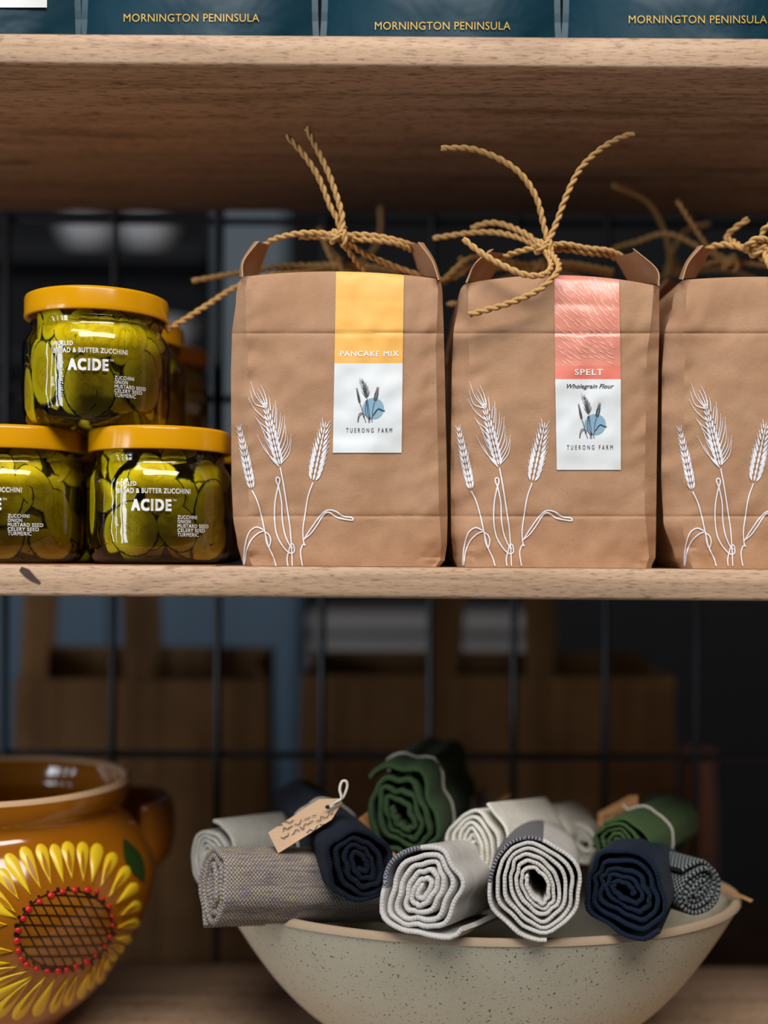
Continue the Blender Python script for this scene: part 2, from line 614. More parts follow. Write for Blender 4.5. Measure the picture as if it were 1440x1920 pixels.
def wheat(mb, mp, lw=2.4, m=0, kern=1.0):
    """the line drawing of three wheat ears; mp takes the pixel coordinates of the first bag"""
    rnd = random.Random(4)
    def q(pts): return [(430+x/5.188, 700+y/5.188) for x, y in pts]
    def line(pts, w=lw, taper=False): ribbon(mb, q(pts), w, mp, m, 6, taper)
    # stems and leaves
    line([(222,1140),(270,1240),(310,1380),(345,1540),(380,1680),(430,1790),(455,1880)])
    line([(330,1520),(262,1496),(192,1548),(152,1680),(138,1835),(148,1850),(165,1730),(212,1622),(280,1556),(335,1532)])
    line([(345,1540),(385,1570),(402,1625),(384,1688),(360,1640),(352,1570)])
    line([(495,915),(530,1100),(568,1350),(590,1500),(605,1700),(612,1875)])
    line([(476,1090),(445,1250),(440,1420),(462,1570),(520,1680),(585,1745),(630,1735),(625,1670),(600,1660),(580,1720),(562,1800),(570,1870),(590,1885)])
    line([(478,1095),(508,1250),(515,1420),(542,1570),(592,1680),(618,1700)])
    line([(476,1092),(456,1050),(458,1018),(474,1010),(490,1030),(488,1060),(478,1092)])
    line([(812,1062),(765,1200),(735,1380),(716,1520),(722,1640),(738,1672),(715,1668),(692,1740),(710,1872)])
    line([(722,1620),(800,1500),(880,1390),(950,1332),(1030,1340),(1110,1390),(1185,1400),(1203,1425),(1165,1425),(1050,1402),(972,1352),(920,1372),(850,1480),(790,1560),(728,1612)])
    # ears
    def ear(tip, base, n, kl, kw, spread, awn, skew=0.0):
        tip = Vector((*tip, 0)); base = Vector((*base, 0)); d = base-tip; dn = d.normalized(); nn = Vector((-dn.y, dn.x, 0))
        for i in range(n):
            t = i/(n-1); c = tip.lerp(base, .03+.9*t)
            s = (0.45+.55*min(1, t*1.7))*(1 if t < .85 else 1-.8*(t-.85))
            for sd in (-1, 1):
                o = c+nn*sd*spread*.42*s
                e = c+nn*sd*spread*(1.0*s)-dn*kl*s
                leafshape(mb, *q([(o.x+dn.x*kl*.35, o.y+dn.y*kl*.35), (e.x, e.y)]), kw*s/5.188*kern, mp, m)
                if awn:
                    a2 = e+nn*sd*spread*.22-dn*awn*(.6+.5*rnd.random())
                    ribbon(mb, q([(e.x, e.y), (a2.x, a2.y)]), lw*.6, mp, m, 3, True)
            leafshape(mb, *q([(c.x+dn.x*kl*.4, c.y+dn.y*kl*.4), (c.x-dn.x*kl*.6, c.y-dn.y*kl*.6)]), kw*.75*s/5.188*kern, mp, m)
    ear((95, 520), (222, 1135), 10, 60, 25, 40, 22)
    ear((935, 490), (815, 1050), 10, 70, 30, 66, 42)
    ear((345, 300), (492, 900), 10, 66, 27, 46, 0)
    for a, c, e in [((330,310),(255,215),(205,75)),((335,330),(245,290),(200,165)),((345,440),(250,350),(186,240)),((345,310),(300,250),(268,190)),
                    ((352,300),(320,220),(282,148)),((368,300),(345,200),(305,110)),((360,300),(365,260),(352,230)),((400,360),(395,290),(385,220)),((420,430),(425,360),(436,310)),
                    ((380,540),(300,480),(250,420)),((400,620),(330,540),(262,440)),((440,480),(450,370),(450,265)),((455,540),(462,420),(462,330)),
                    ((430,740),(370,650),(330,560)),((420,700),(350,610),(310,520)),((455,860),(350,750),(270,598)),((440,800),(380,700),(338,610)),
                    ((470,600),(492,480),(496,378)),((478,640),(505,520),(520,420)),((490,700),(530,560),(541,412)),((500,760),(545,640),(548,500)),
                    ((505,800),(560,700),(566,600)),((510,850),(575,720),(602,590)),((500,880),(580,780),(604,640)),((485,905),(410,830),(350,720)),((475,890),(400,810),(330,690))]:
        line([a, c, e], lw*.85, True)


# ------------------------------------------------------------------ flour bags
BY = 0.768


class Bag:
    def __init__(s, prof, top, ch, seed):
        s.prof = prof; s.top = top; s.ch = ch; s.seed = seed
        base = prof[0]
        s.x0 = (base[1]+base[2])/2
        s.O = P(s.x0, 1063, BY); s.O.z = ZMID+.0003
        s.H = (prof[0][0]-prof[-1][0])

    def edges(s, py):
        p = s.prof
        if py >= p[0][0]: return p[0][1], p[0][2]
        for a, c in zip(p, p[1:]):
            if a[0] >= py >= c[0]:
                t = (a[0]-py)/(a[0]-c[0]); t = t*t*(3-2*t)*.5+t*.5
                return a[1]+(c[1]-a[1])*t, a[2]+(c[2]-a[2])*t
        return p[-1][1], p[-1][2]

    def chamf(s, py):
        t = (py-s.prof[-1][0])/s.H
        k = min(1, max(0, t)*4)
        bt = 1 if t < .8 else 1-.55*(t-.8)/.2
        return s.ch[0]*(.35+.65*k)*bt, s.ch[1]*(.35+.65*k)*bt

    def fy(s, px, py):
        """depth of the front face below pixel (px, py)"""
        xl, xr = s.edges(py); cl, cr = s.chamf(py)
        a, c = xl+cl, xr-cr
        t = min(1, max(0, (s.prof[0][0]-py)/s.H))
        u = min(1, max(0, (px-a)/(c-a)))
        y = -.0052*(1-(2*u-1)**2)*(sin(pi*min(1, t*.92+.06))**.7)
        y += .0035*max(0, (t-.86)/.14)**2
        y += .0016*noise.noise(Vector((px*.013+s.seed*7, py*.011, s.seed)))
        y += .0009*noise.noise(Vector((px*.035+s.seed*3, py*.03, s.seed+5)))
        y += .0013*abs(noise.noise(Vector((px*.011+py*.006+s.seed*11, py*.009-px*.004, s.seed+9))))
        cr_ = max(0, 1-abs(t-.03)/.07)*max(0, (abs(2*u-1)-.45)/.55)
        y += cr_*(.0035*abs(noise.noise(Vector((px*.05, py*.06, s.seed+3))))+.0025)
        ed = max(0, (abs(2*u-1)-.7)/.3)
        y += ed*.0022*noise.noise(Vector((px*.03, py*.035+px*.02, s.seed+21)))
        for g in (625, 968):
            d = abs(py-g-2*noise.noise(Vector((px*.01, g, s.seed))))
            if d < 5: y += .0009*(1-d/5)
        if px < a: y += (a-px)/max(cl, 1)*(.011+.004*noise.noise(Vector((py*.02, s.seed, 1))))
        if px > c: y += (px-c)/max(cr, 1)*.008
        return BY+.006+y

    def warp(s, u, py):
        t = (1063-py)/s.H
        if t <= .9: return py
        w = (t-.9)/.1
        return py*(1-w)+s.topy(u)*w

    def S(s, px, py, off=.0007):
        xl, xr = s.edges(py); u = (px-xl)/(xr-xl)
        src = py
        for _ in range(8): src = max(s.prof[-1][0], src-(s.warp(u, src)-py))
        return P(px, max(py, s.topy(u)+.5), s.fy(px, src)-off)

    def topy(s, u):
        """pixel row of the front top edge"""
        a, m_, c = s.top
        return a*(1-u)*(1-2*u)+m_*4*u*(1-u)+c*u*(2*u-1)

    def body(s, root, name='bag_body'):
        b = MB(); D = .084
        rows = []
        pys = [1063-k*6.0 for k in range(0, 200) if 1063-k*6.0 > s.prof[-1][0]+4]
        for g in (625, 968):
            pys += [g-3, g, g+3]
        pys = sorted(set(pys), reverse=True)+[s.prof[-1][0]]
        NF = 46
        p_top = s.prof[-1][0]
        for py in pys:
            xl, xr = s.edges(py); cl, cr = s.chamf(py)
            t = (1063-py)/s.H
            row = []
            px_ = [xl]+[xl+cl*.5]+[xl+cl+(xr-cr-xl-cl)*k/NF for k in range(NF+1)]+[xr-cr*.5]+[xr]
            for px in px_:
                u = (px-xl)/(xr-xl)
                tp = s.warp(u, py)
                row.append(P(px, tp, s.fy(px, py)))
            L, R_ = row[0], row[-1]
            g = .010*sin(pi*min(1, t*1.15))     # gusset pinch at the sides
            gr = .75*g
            yb = BY+D
            for k in (.33, .62, 1):
                y = R_.y+(yb-R_.y)*k
                row.append(Vector((R_.x-gr*sin(pi*k), y, R_.z)))
            for k in range(1, 9):
                q = Vector((R_.x+(L.x-R_.x)*k/9, yb+.002*sin(pi*k/9), R_.z+(L.z-R_.z)*k/9)); row.append(q)
            for k in (0, .38, .67):
                y = yb+(L.y-yb)*k
                row.append(Vector((L.x+g*sin(pi*k), y, L.z)))
            if py == pys[0]:
                for v in row: v.z = s.O.z
            else:
                for v in row: v.z = max(v.z, s.O.z+.0002)
            rows.append(row)
        ids = b.grid(rows, close_u=True)
        # closed base and folded-in top
        b.face(*ids[0][::-1])
        cen = sum(rows[-1], Vector())/len(rows[-1])
        inner = [b.add(cen+(v-cen)*.55+Vector((0, .006, -.003))) for v in rows[-1]]
        n = len(inner)
        for i in range(n): b.face(ids[-1][i], ids[-1][(i+1) % n], inner[(i+1) % n], inner[i])
        b.face(*inner)
        return build(name, b, M['kraft'], root, angle=28)

    def ear(s, root, front, back, df=(.004, .008, .016), db=(.060, .052, .040)):
        """folded gusset ear standing on the shoulder: front edge and back edge from base to tip"""
        b = MB()
        A = catmull([P(x, y, BY+d) for (x, y), d in zip(front, df)], 4)
        B = catmull([P(x, y, BY+d) for (x, y), d in zip(back, db)], 4)
        sgn = 1 if front[0][0] < back[0][0] else -1
        rows = []
        for off in (0, .0009):
            rows = []
            for p, q in zip(A, B):
                r = []
                for k in range(5):
                    t = k/4
                    v = p.lerp(q, t)
                    v = v+Vector((-sgn*(off+.006*sin(pi*t)), 0, 0))
                    r.append(v)
                rows.append(r)
            if off == 0: ia = b.grid(rows)
            else: ib = b.grid([r for r in rows])
        n = len(rows)
        loopa = [ia[j][0] for j in range(n)]+[ia[-1][k] for k in range(1, 5)]+[ia[j][4] for j in range(n-2, -1, -1)]
        loopb = [ib[j][0] for j in range(n)]+[ib[-1][k] for k in range(1, 5)]+[ib[j][4] for j in range(n-2, -1, -1)]
        for i in range(len(loopa)-1): b.face(loopa[i], loopa[i+1], loopb[i+1], loopb[i])
        return build('folded_ear', b, M['kraft'], root, angle=60)


def rope(mb, pts, r=.0021, pitch=.0125, phase=0.0):
    """two-ply twisted cord along pts"""
    path = resample(catmull(pts, 14), .0011)
    N = len(path)
    T = []
    for i in range(N):
        d = path[min(i+1, N-1)]-path[max(i-1, 0)]
        T.append(d.normalized() if d.length > 1e-9 else Vector((0, 0, 1)))
    nv = T[0].orthogonal().normalized()
    A, B = [], []; s_ = 0
    for i in range(N):
        if i: s_ += (path[i]-path[i-1]).length
        nv = (nv-T[i]*nv.dot(T[i])).normalized(); bv = T[i].cross(nv)
        an = 2*pi*s_/pitch+phase
        o = (nv*cos(an)+bv*sin(an))*r*.46
        A.append(path[i]+o); B.append(path[i]-o)
    mb.tube(A, r*.63, 6); mb.tube(B, r*.63, 6)


def twine(root, lines, knot=None, r=.0021, kr=.0072):
    h = MB()
    for k, ln in enumerate(lines): rope(h, ln, r, phase=k*1.3)
    build('twine_handle', h, M['twine'], root, angle=80)
    if knot is not None:
        kb = MB()
        for ax, ph, rr in ((0, 0, kr), (.9, .4, kr*.95), (-.8, .8, kr*.9), (1.6, .2, kr*.72)):
            pts = []
            for k in range(15):
                t = 2*pi*k/13
                v = Vector((cos(t)*rr*.55, sin(t)*rr*.8, sin(t)*rr*.25+cos(t)*rr*.62))
                v.rotate(Matrix.Rotation(ax, 3, 'Y'))
                pts.append(knot+v+Vector((ph*.004-.001, 0, -ph*.002)))
            rope(kb, pts, r*.95, phase=ph*5)
        build('knot', kb, M['twine'], root, angle=80)


def PL(pts):
    """(px, py, depth behind the bag front) list -> points"""
    return [P(x, y, BY+d) for x, y, d in pts]


def strip(mb, s, x0, x1, y0, y1, m, slant=(0, 0), n=14, off=.0007):
    n = max(n, int((y1-y0)/4))
    """label rectangle in pixels following the bag front; slant = x shift at the bottom"""
    rows = []
    for j in range(n+1):
        t = j/n; py = y0+(y1-y0)*t
        rows.append([s.S(x0+slant[0]*t+(x1+slant[1]*t-x0-slant[0]*t)*i/18, py, off) for i in range(19)])
    mb.grid(rows, m=m)


B1 = Bag([(1063,460,824),(1050,453,834),(1020,445,838),(968,437,839),(900,434,838),(700,433,834),(625,435,832),(560,443,830),(518,456,822)], (519, 509, 523), (31, 16), 1.0)
B2 = Bag([(1063,858,1221),(1045,850,1229),(1000,846,1230),(900,845,1231),(700,847,1234),(625,850,1236),(560,862,1236),(530,876,1232)], (531, 516, 536), (32, 22), 2.0)
B3 = Bag([(1063,1280,1612),(1045,1266,1622),(980,1244,1632),(900,1240,1634),(700,1241,1636),(625,1246,1634),(570,1262,1626),(523,1281,1606)], (525, 519, 528), (42, 20), 3.0)

GRP = 'brown paper flour bags'
# --- bag 1: pancake mix
bag1 = thing('flour_bag', 'brown paper flour bag with a yellow and white PANCAKE MIX label', 'bag', B1.O, GRP)
body1 = B1.body(bag1)
ear1 = [B1.ear(bag1, [(456,519),(458,489),(486,452)], [(484,516),(495,487),(506,457)]),
        B1.ear(bag1, [(821,525),(809,489),(783,454)], [(786,517),(778,488),(768,457)])]
twine(bag1, [PL([(487,470,.05),(500,457,.040),(522,446,.034),(560,438,.03),(600,437,.03),(640,443,.03)]),
             PL([(560,444,.034),(600,444,.032),(640,449,.03),(690,450,.03),(740,456,.034),(770,468,.044)]),
             PL([(640,441,.030),(690,441,.030),(735,449,.034),(776,462,.045),(790,474,.05)]),
             PL([(640,445,.026),(633,412,.026),(619,386,.026),(596,330,.024),(565,284,.022),(538,254,.020)]),
             PL([(640,440,.022),(642,410,.022),(634,376,.022),(616,325,.022),(597,284,.022),(586,262,.022),(575,240,.022)]),
             PL([(642,452,.028),(656,474,.036),(670,492,.044),(684,508,.050)]),
             PL([(648,452,.028),(688,478,.040),(735,498,.05),(790,517,.056)])],
      P(637, 441, BY+.026))
lb = MB()
strip(lb, B1, 630, 757.5, 509.5, 681, 0, (-3, -2.5))
strip(lb, B1, 627, 755, 681, 849, 1, (-3, -2), 12)
put_text(lb, 'PANCAKE MIX', lambda x, y: B1.S(x, y, .0010), 638, 747, 668, 10.5, 2, bold=.026, spacing=1.15)
T1 = MB()
# small ears-of-wheat emblem on a blue dot
def emblem(mb, bag, ox, oy, k, m_dot, m_ink):
    mp = lambda x, y: bag.S(x, y, .0009)
    c = mb.add(mp(ox+6, oy-26)); ring = [mb.add(mp(ox+6+20*cos(2*pi*i/28), oy-26+20*sin(2*pi*i/28))) for i in range(28)]
    for i in range(28): mb.face(c, ring[i], ring[(i+1) % 28], m=m_dot)
    wheat(mb, lambda x, y: bag.S(ox+(x-551)*k, oy+(y-1062)*k, .0011), 4.2, m_ink, 1.25)
emblem(lb, B1, 694, 792, .245, 3, 4)
put_text(lb, 'TUERONG FARM', lambda x, y: B1.S(x, y, .0010), 649, 735, 811, 9, 4, spacing=1.75)
build('label', lb, [M['lab_yellow'], M['lab_white'], M['print_white'], M['lab_blue'], M['ink']], bag1, label='yellow and white paper label reading PANCAKE MIX and TUERONG FARM', smooth=True)
wb = MB(); wheat(wb, lambda x, y: B1.S(x, min(y, 1061)))
build('wheat_print', wb, M['wheat_white'], bag1, label='white line drawing of three ears of wheat')

# --- bag 2: spelt
bag2 = thing('flour_bag', 'brown paper flour bag with a coral and white SPELT label', 'bag', B2.O, GRP)
B2.body(bag2)
B2.ear(bag2, [(876,530),(892,494),(926,467)], [(918,527),(934,500),(944,475)])
B2.ear(bag2, [(1234,536),(1230,504),(1186,466)], [(1178,528),(1163,502),(1151,481)])
twine(bag2, [PL([(928,492,.05),(940,484,.044),(965,474,.036),(1000,465,.028),(1025,460,.024)]),
             PL([(1022,461,.024),(1060,458,.026),(1100,466,.032),(1140,470,.038),(1168,482,.046)]),
             PL([(1022,468,.028),(1060,468,.03),(1100,474,.034),(1140,478,.042),(1160,488,.05)]),
             PL([(1027,456,.022),(1020,425,.022),(1006,372,.02),(976,326,.018),(932,296,.016),(882,279,.014),(828,278,.012)]),
             PL([(1027,456,.02),(1044,416,.02),(1061,370,.018),(1086,320,.016),(1122,283,.014),(1160,260,.012),(1189,250,.010)]),
             PL([(1020,470,.020),(1036,478,.008),(1048,498,-.006),(1040,517,-.012),(1008,545,-.014),(950,570,-.012),(880,590,-.008)]),
             PL([(1024,472,.018),(1034,496,.002),(1022,514,-.008),(988,516,-.010),(948,500,-.008),(905,476,-.004),(869,448,0)]),
             PL([(1012,458,.028),(985,438,.036),(945,421,.046),(915,418,.05),(884,427,.056)]),
             PL([(1008,462,.030),(975,446,.040),(930,436,.050),(880,437,.054),(812,447,.058)])],
      P(1021, 460, BY+.022))
lb = MB()
strip(lb, B2, 1039, 1160.5, 516, 686, 0, (1.5, 3))
strip(lb, B2, 1040.5, 1163.5, 685, 711, 1, (0, 0), 4)
strip(lb, B2, 1041, 1164, 711, 881, 2, (3, 0), 12)
rnd = random.Random(11)
for j in range(17):
    for i in range(9):
        x = 1043+i*14+rnd.uniform(-4, 4)+(j % 2)*7; y = 521+j*10+rnd.uniform(-3, 3)
        u = (x-1040)/122; v = (y-516)/170
        an = radians(70 if v < .28 and u > .5 else 62)-radians(38)*v if u > .45 else radians(48)-radians(14)*v
        L = rnd.uniform(13, 24); dx, dy = cos(an)*L, sin(an)*L
        p, q = (x-dx/2, y-dy/2), (x+dx/2, y+dy/2)
        if min(p[0], q[0]) < 1041 or max(p[0], q[0]) > 1161 or min(p[1], q[1]) < 518 or max(p[1], q[1]) > 684: continue
        leafshape(lb, p, q, 3.4, lambda x, y: B2.S(x, y, .0009), 6)
put_text(lb, 'SPELT', lambda x, y: B2.S(x, y, .0010), 1078, 1130, 703, 11.5, 3, bold=.022, spacing=1.15)
put_text(lb, 'Wholegrain Flour', lambda x, y: B2.S(x, y, .0010), 1063, 1151, 728, 8.6, 5, shear=.35, bold=.012)
emblem(lb, B2, 1110, 822, .245, 4, 5)
put_text(lb, 'TUERONG FARM', lambda x, y: B2.S(x, y, .0010), 1063, 1149, 843, 9, 5, spacing=1.75)
build('label', lb, [M['lab_coral'], M['lab_coral_dark'], M['lab_white'], M['print_white'], M['lab_blue'], M['ink'], M['lab_stroke']], bag2, label='coral and white paper label reading SPELT Wholegrain Flour TUERONG FARM')
wb = MB(); wheat(wb, lambda x, y: B2.S(x+411, min(y+1, 1061)))
build('wheat_print', wb, M['wheat_white'], bag2, label='white line drawing of three ears of wheat')

# --- bag 3, cut by the right edge
bag3 = thing('flour_bag', 'brown paper flour bag cut off by the right edge, wheat drawing visible but no label', 'bag', B3.O, GRP)
B3.body(bag3)
B3.ear(bag3, [(1281,524),(1292,492),(1319,460)], [(1304,521),(1322,490),(1334,466)])
B3.ear(bag3, [(1606,528),(1598,492),(1572,456)], [(1570,520),(1562,490),(1556,462)])
twine(bag3, [PL([(1322,474,.045),(1334,463,.04),(1362,459,.034),(1400,466,.03),(1435,468,.028)]),
             PL([(1430,462,.028),(1480,450,.03),(1530,455,.036),(1560,470,.046)]),
             PL([(1440,470,.03),(1490,462,.033),(1535,466,.04),(1556,480,.05)]),
             PL([(1435,462,.020),(1405,470,.03),(1372,452,.05),(1362,444,.055),(1378,428,.05),(1403,411,.046)]),
             PL([(1436,460,.024),(1428,440,.02),(1440,424,.016),(1462,410,.012),(1500,380,.01)]),
             PL([(1432,468,.024),(1440,490,.014),(1452,508,.004),(1475,530,-.006)]),
             PL([(1418,474,.026),(1400,462,.02),(1420,448,.016),(1445,452,.02)])],
      P(1426, 465, BY+.026), .0023, .0076)
wb = MB(); wheat(wb, lambda x, y: B3.S(x+826, min(y+2, 1061)))
build('wheat_print', wb, M['wheat_white'], bag3, label='white line drawing of three ears of wheat')

# --- rows behind: the same bag with its own knotted cord
def back_bag(src, dx, dy, label, lines, knot):
    r = src.copy(); col.objects.link(r)
    r.location = Vector(src.location)+Vector((dx, dy, 0)); r['label'] = label
    for ch in src.children:
        if ch.name.split('.')[0] in ('bag_body', 'folded_ear', 'wheat_print'):
            c = ch.copy(); col.objects.link(c); c.parent = r
    twine(r, lines, knot)
    return r


Q = lambda pts: PL([(x, y, d+.102) for x, y, d in pts])
back_bag(bag1, 0, .094, 'brown paper bag directly behind the pancake mix bag, cord end reaching left', [
    Q([(520,512,.02),(560,501,.03),(610,496,.03),(650,497,.03),(700,500,.03),(750,512,.03)]),
    Q([(632,500,.02),(560,498,.02),(500,503,.01),(430,515,0),(361,527,-.01)]),
    Q([(630,502,.02),(560,512,.0),(500,518,-.01),(440,540,-.02),(380,578,-.03),(312,620,-.04)]),
    Q([(628,498,.03),(615,470,.03),(604,440,.03),(596,432,.03)])], P(632, 498, BY+.125))
back_bag(bag2, 0, .094, 'brown paper bag directly behind the spelt bag, cord tied in a low knot', [
    Q([(905,510,.03),(950,500,.03),(990,497,.03),(1040,500,.03),(1100,505,.03),(1148,516,.03)]),
    Q([(1010,500,.02),(1060,493,.02),(1110,500,.02),(1150,508,.02)]),
    Q([(1005,500,.02),(960,492,.01),(900,482,.0),(868,492,-.01),(830,528,-.012)]),
    Q([(822,526,-.008),(852,520,-.006),(873,506,-.004),(870,494,-.004),(862,482,-.004)]),
    Q([(838,571,-.006),(850,570,-.006),(866,571,-.006)])], P(1010, 500, BY+.125))
back_bag(bag3, 0, .094, 'brown paper bag behind the bag at the right edge, cord ends rising beside its ear', [
    Q([(1310,500,.02),(1350,490,.02),(1400,494,.02),(1450,500,.02),(1520,510,.02)]),
    Q([(1368,490,.02),(1330,465,.02),(1295,415,.015),(1270,376,.01)]),
    Q([(1365,492,.03),(1310,462,.04),(1250,438,.05),(1190,455,.06),(1148,467,.06)])], P(1370, 490, BY+.12))
R3 = lambda pts: PL([(x, y, d+.195) for x, y, d in pts])
back_bag(bag1, 0, .188, 'brown paper bag in the third row behind the pancake mix bag', [
    R3([(560,530,.03),(620,510,.03),(700,512,.03),(740,530,.03)]), R3([(650,512,.03),(700,470,.03),(714,430,.03),(713,388,.03)]),
    R3([(650,512,.03),(640,490,.03),(620,470,.03),(598,428,.03)])], P(650, 512, BY+.225))
back_bag(bag2, 0, .188, 'brown paper bag in the third row behind the spelt bag', [
    R3([(930,530,.03),(990,512,.03),(1050,512,.03),(1110,530,.03)]), R3([(1000,512,.03),(930,500,.03),(880,502,.02),(830,530,.01)])], P(1000, 512, BY+.225))
back_bag(bag3, 0, .188, 'brown paper bag in the third row behind the bag at the right edge', [
    R3([(1240,520,.03),(1300,508,.03),(1370,508,.03),(1430,530,.03)]),
    R3([(1258,500,.02),(1248,440,.01),(1215,380,-.01),(1150,348,-.03)]),
    R3([(1258,500,.03),(1262,470,.03),(1290,430,.03),(1330,420,.03)])], P(1262, 500, BY+.225))

# ------------------------------------------------------------------ pickle jars
JR = .049
JPROF = [(.036, 0.0), (.0425, .0012), (.0465, .0055), (.0484, .012), (.049, .020), (.049, .052), (.0484, .0565), (.0462, .0612), (.0440, .0642), (.0428, .0668),
         (.0434, .0686), (.0438, .0700), (.0430, .0714), (.0428, .0740), (.0434, .0756), (.0428, .0775), (.0428, .0850)]


def jar_r(z):
    for (r0, z0), (r1, z1) in zip(JPROF, JPROF[1:]):
        if z0 <= z <= z1: return r0+(r1-r0)*(z-z0)/max(z1-z0, 1e-6)
    return JPROF[-1][0]


def slice_mesh(mb, c, th, z0, rx, rz, rot, r0, lean, tk, rnd, half=False):
    """a round of zucchini pressed against the glass: bent to radius r0 at angle th"""
    n = 20; fr = [0, .45, .8, .93, 1.0]
    w = [1+.07*noise.noise(Vector((cos(2*pi*k/n)*1.3, sin(2*pi*k/n)*1.3, rnd.random()*0+z0*300+th*9))) for k in range(n)]
    def put(a, b_, dep):
        x = a*cos(rot)-b_*sin(rot); z = a*sin(rot)+b_*cos(rot)
        zz = min(max(z0+z, .0025), .0845)
        r = min(r0+lean*x, jar_r(zz)-.0016)-dep
        t = th+x/max(r0, .02)
        return Vector((c[0]+r*sin(t), c[1]-r*cos(t), c[2]+zz))
    fronts = []
    for side, dep in ((0, 0.0), (1, tk)):
        rings = []
        for q in fr:
            if q == 0: rings.append([mb.add(put(0, 0, dep), (0, 0))]); continue
            ring = []
            for k in range(n):
                ca, sa = cos(2*pi*k/n), sin(2*pi*k/n)
                if half and sa < -.15: sa = -.15
                ed = .0004 if q == 1 else 0
                ring.append(mb.add(put(rx*q*ca*w[k], rz*q*sa*w[k], dep+(ed if side == 0 else -ed)), (q*ca, q*sa)))
            rings.append(ring)
        for k in range(n):
            f = (rings[0][0], rings[1][k], rings[1][(k+1) % n])
            mb.face(*(f if side == 0 else f[::-1]))
        for a, b2 in zip(rings[1:], rings[2:]):
            for k in range(n):
                f = (a[k], b2[k], b2[(k+1) % n], a[(k+1) % n]); mb.face(*(f if side == 0 else f[::-1]))
        fronts.append(rings[-1])
    for k in range(n):
        mb.face(fronts[0][k], fronts[1][k], fronts[1][(k+1) % n], fronts[0][(k+1) % n], m=1)


def jar(px, base_z, y, label, seed, tshift=0.0, special=(), rich=True):
    rnd = random.Random(seed)
    c0 = P(px, 930, y); c = Vector((c0.x, y, base_z))
    root = thing('pickle_jar', label, 'jar', c, 'jars of pickled zucchini')
    b = MB(); b.lathe(JPROF, c, 64, seal=False)
    build('glass_jar', b, M['glass'], root, angle=None)
    b = MB()
    bp = [(r-.0012, z+(.0012 if z < .01 else 0)) for r, z in JPROF if z < .080]
    b.lathe(bp, c, 48)
    build('brine', b, M['brine'], root, angle=None)
    b = MB()
    lp = [(.0440, .0785), (.0446, .0745), (.0462, .0733), (.0474, .0738), (.0477, .0752), (.0474, .0766), (.0474, .0862), (.0468, .0878), (.0450, .0887), (.0420, .0888), (.0408, .0880), (.0390, .0878), (.020, .0878)]
    b.lathe(lp, c, 64)
    build('lid', b, M['lid'], root, angle=50)
    def sl(*a, **k):
        sb = MB(); slice_mesh(sb, c, *a, rnd=rnd, **k)
        build('zucchini_slice', sb, [M['flesh'], M['skin']], root, angle=60)
    Ri = JR-.0022; face_a = math.atan2(-c.x, c.y)
    for (th, z, rx, rz, rot) in special:
        sl(radians(th)+face_a, z, rx, rz, rot, Ri, 0.0, .0022)
    for row, (z, cnt, rm) in enumerate(((.020, 10, .0165), (.042, 10, .0165), (.062, 13, .0125))):
        for k in range(cnt):
            th = 2*pi*(k+.5*(row % 2)+rnd.uniform(-.2, .2))/cnt
            rr = rm*rnd.uniform(.82, 1.12)
            lean = rnd.choice((-.16, .14, .2)) if row < 2 else .22
            sl(th, z+rnd.uniform(-.004, .004), rr*rnd.uniform(.75, 1.0), rr, rnd.uniform(-1.2, 1.2), Ri-.0026-(k % 3)*.0017, lean, .0022, half=(rnd.random() < .25))
    for k in range(9):
        th = 2*pi*k/9+rnd.random(); z = .012+.055*rnd.random()
        sl(th, z, .018, .019, rnd.uniform(-1, 1), Ri-.011-.002*(k % 3), 0, .0025)
    for k in range(5):
        th = 2*pi*k/5+rnd.random()
        sl(th, .0735, .014, .006, 0, .040-.0015*(k % 2), 0.1, .002)
    sd = MB()
    for k in range(36):
        th = rnd.uniform(-pi, pi); z = rnd.choice((.008, .010, .03, .05))+rnd.uniform(-.004, .012)
        r = jar_r(z)-.0027; q = c+Vector((r*sin(th), -r*cos(th), z)); rr = rnd.uniform(.0008, .0012)
        ids = [sd.add(q+Vector(d)*rr) for d in ((1,0,0),(-1,0,0),(0,1,0),(0,-1,0),(0,0,1),(0,0,-1))]
        for f in ((0,2,4),(2,1,4),(1,3,4),(3,0,4),(2,0,5),(1,2,5),(3,1,5),(0,3,5)): sd.face(*[ids[i] for i in f])
    o = build('mustard_seeds', sd, M['mustard'], root, angle=None); o['kind'] = 'stuff'
    # print on the glass: coordinates in pixels of the top jar, centre column 180, base row 808
    k = y/F
    def mp(x, yy):
        xx = (x-180)*k
        a = math.asin(max(-.97, min(.97, xx*.99/JR)))+tshift+face_a
        z = (808-yy)*k*.985
        r = jar_r(z)+.0004
        return Vector((c.x+r*sin(a), c.y-r*cos(a), c.z+z))
    if rich:
        tb = MB()
        put_text(tb, 'PICKLED', mp, 105, 138.5, 668.5, 8, bold=.03, spacing=1.1)
        put_text(tb, 'BREAD & BUTTER ZUCCHINI', mp, 105, 233, 681.5, 9, bold=.03, spacing=1.1)
        put_text(tb, 'ACIDE', mp, 131, 199, 712.5, 20.5, bold=.062, spacing=1.24)
        put_text(tb, 'TM', mp, 202, 208.5, 696, 4)
        for i, (s, w) in enumerate((('ZUCCHINI', 34), ('ONION', 23), ('MUSTARD SEED', 55), ('CELERY SEED', 48.5), ('TURMERIC', 37.5))):
            put_text(tb, s, mp, 211, 211+w, 727+i*7.9, 6.6, bold=.024, spacing=1.1)
        # turned line of fine print on the left and the net weight
        put_text(tb, '400g', mp, 723, 741, 106, 5.5, rot=True)
        for i in range(17):
            y0 = 690+i*4.1
            ribbon(tb, [(116, y0), (119+1.5*(i % 3), y0+1.2), (121, y0+2.6)], 1.2, mp, 0, 3)
        build('printed_text', tb, M['print_white'], root, smooth=False, label='white lettering printed on the glass')
    return root


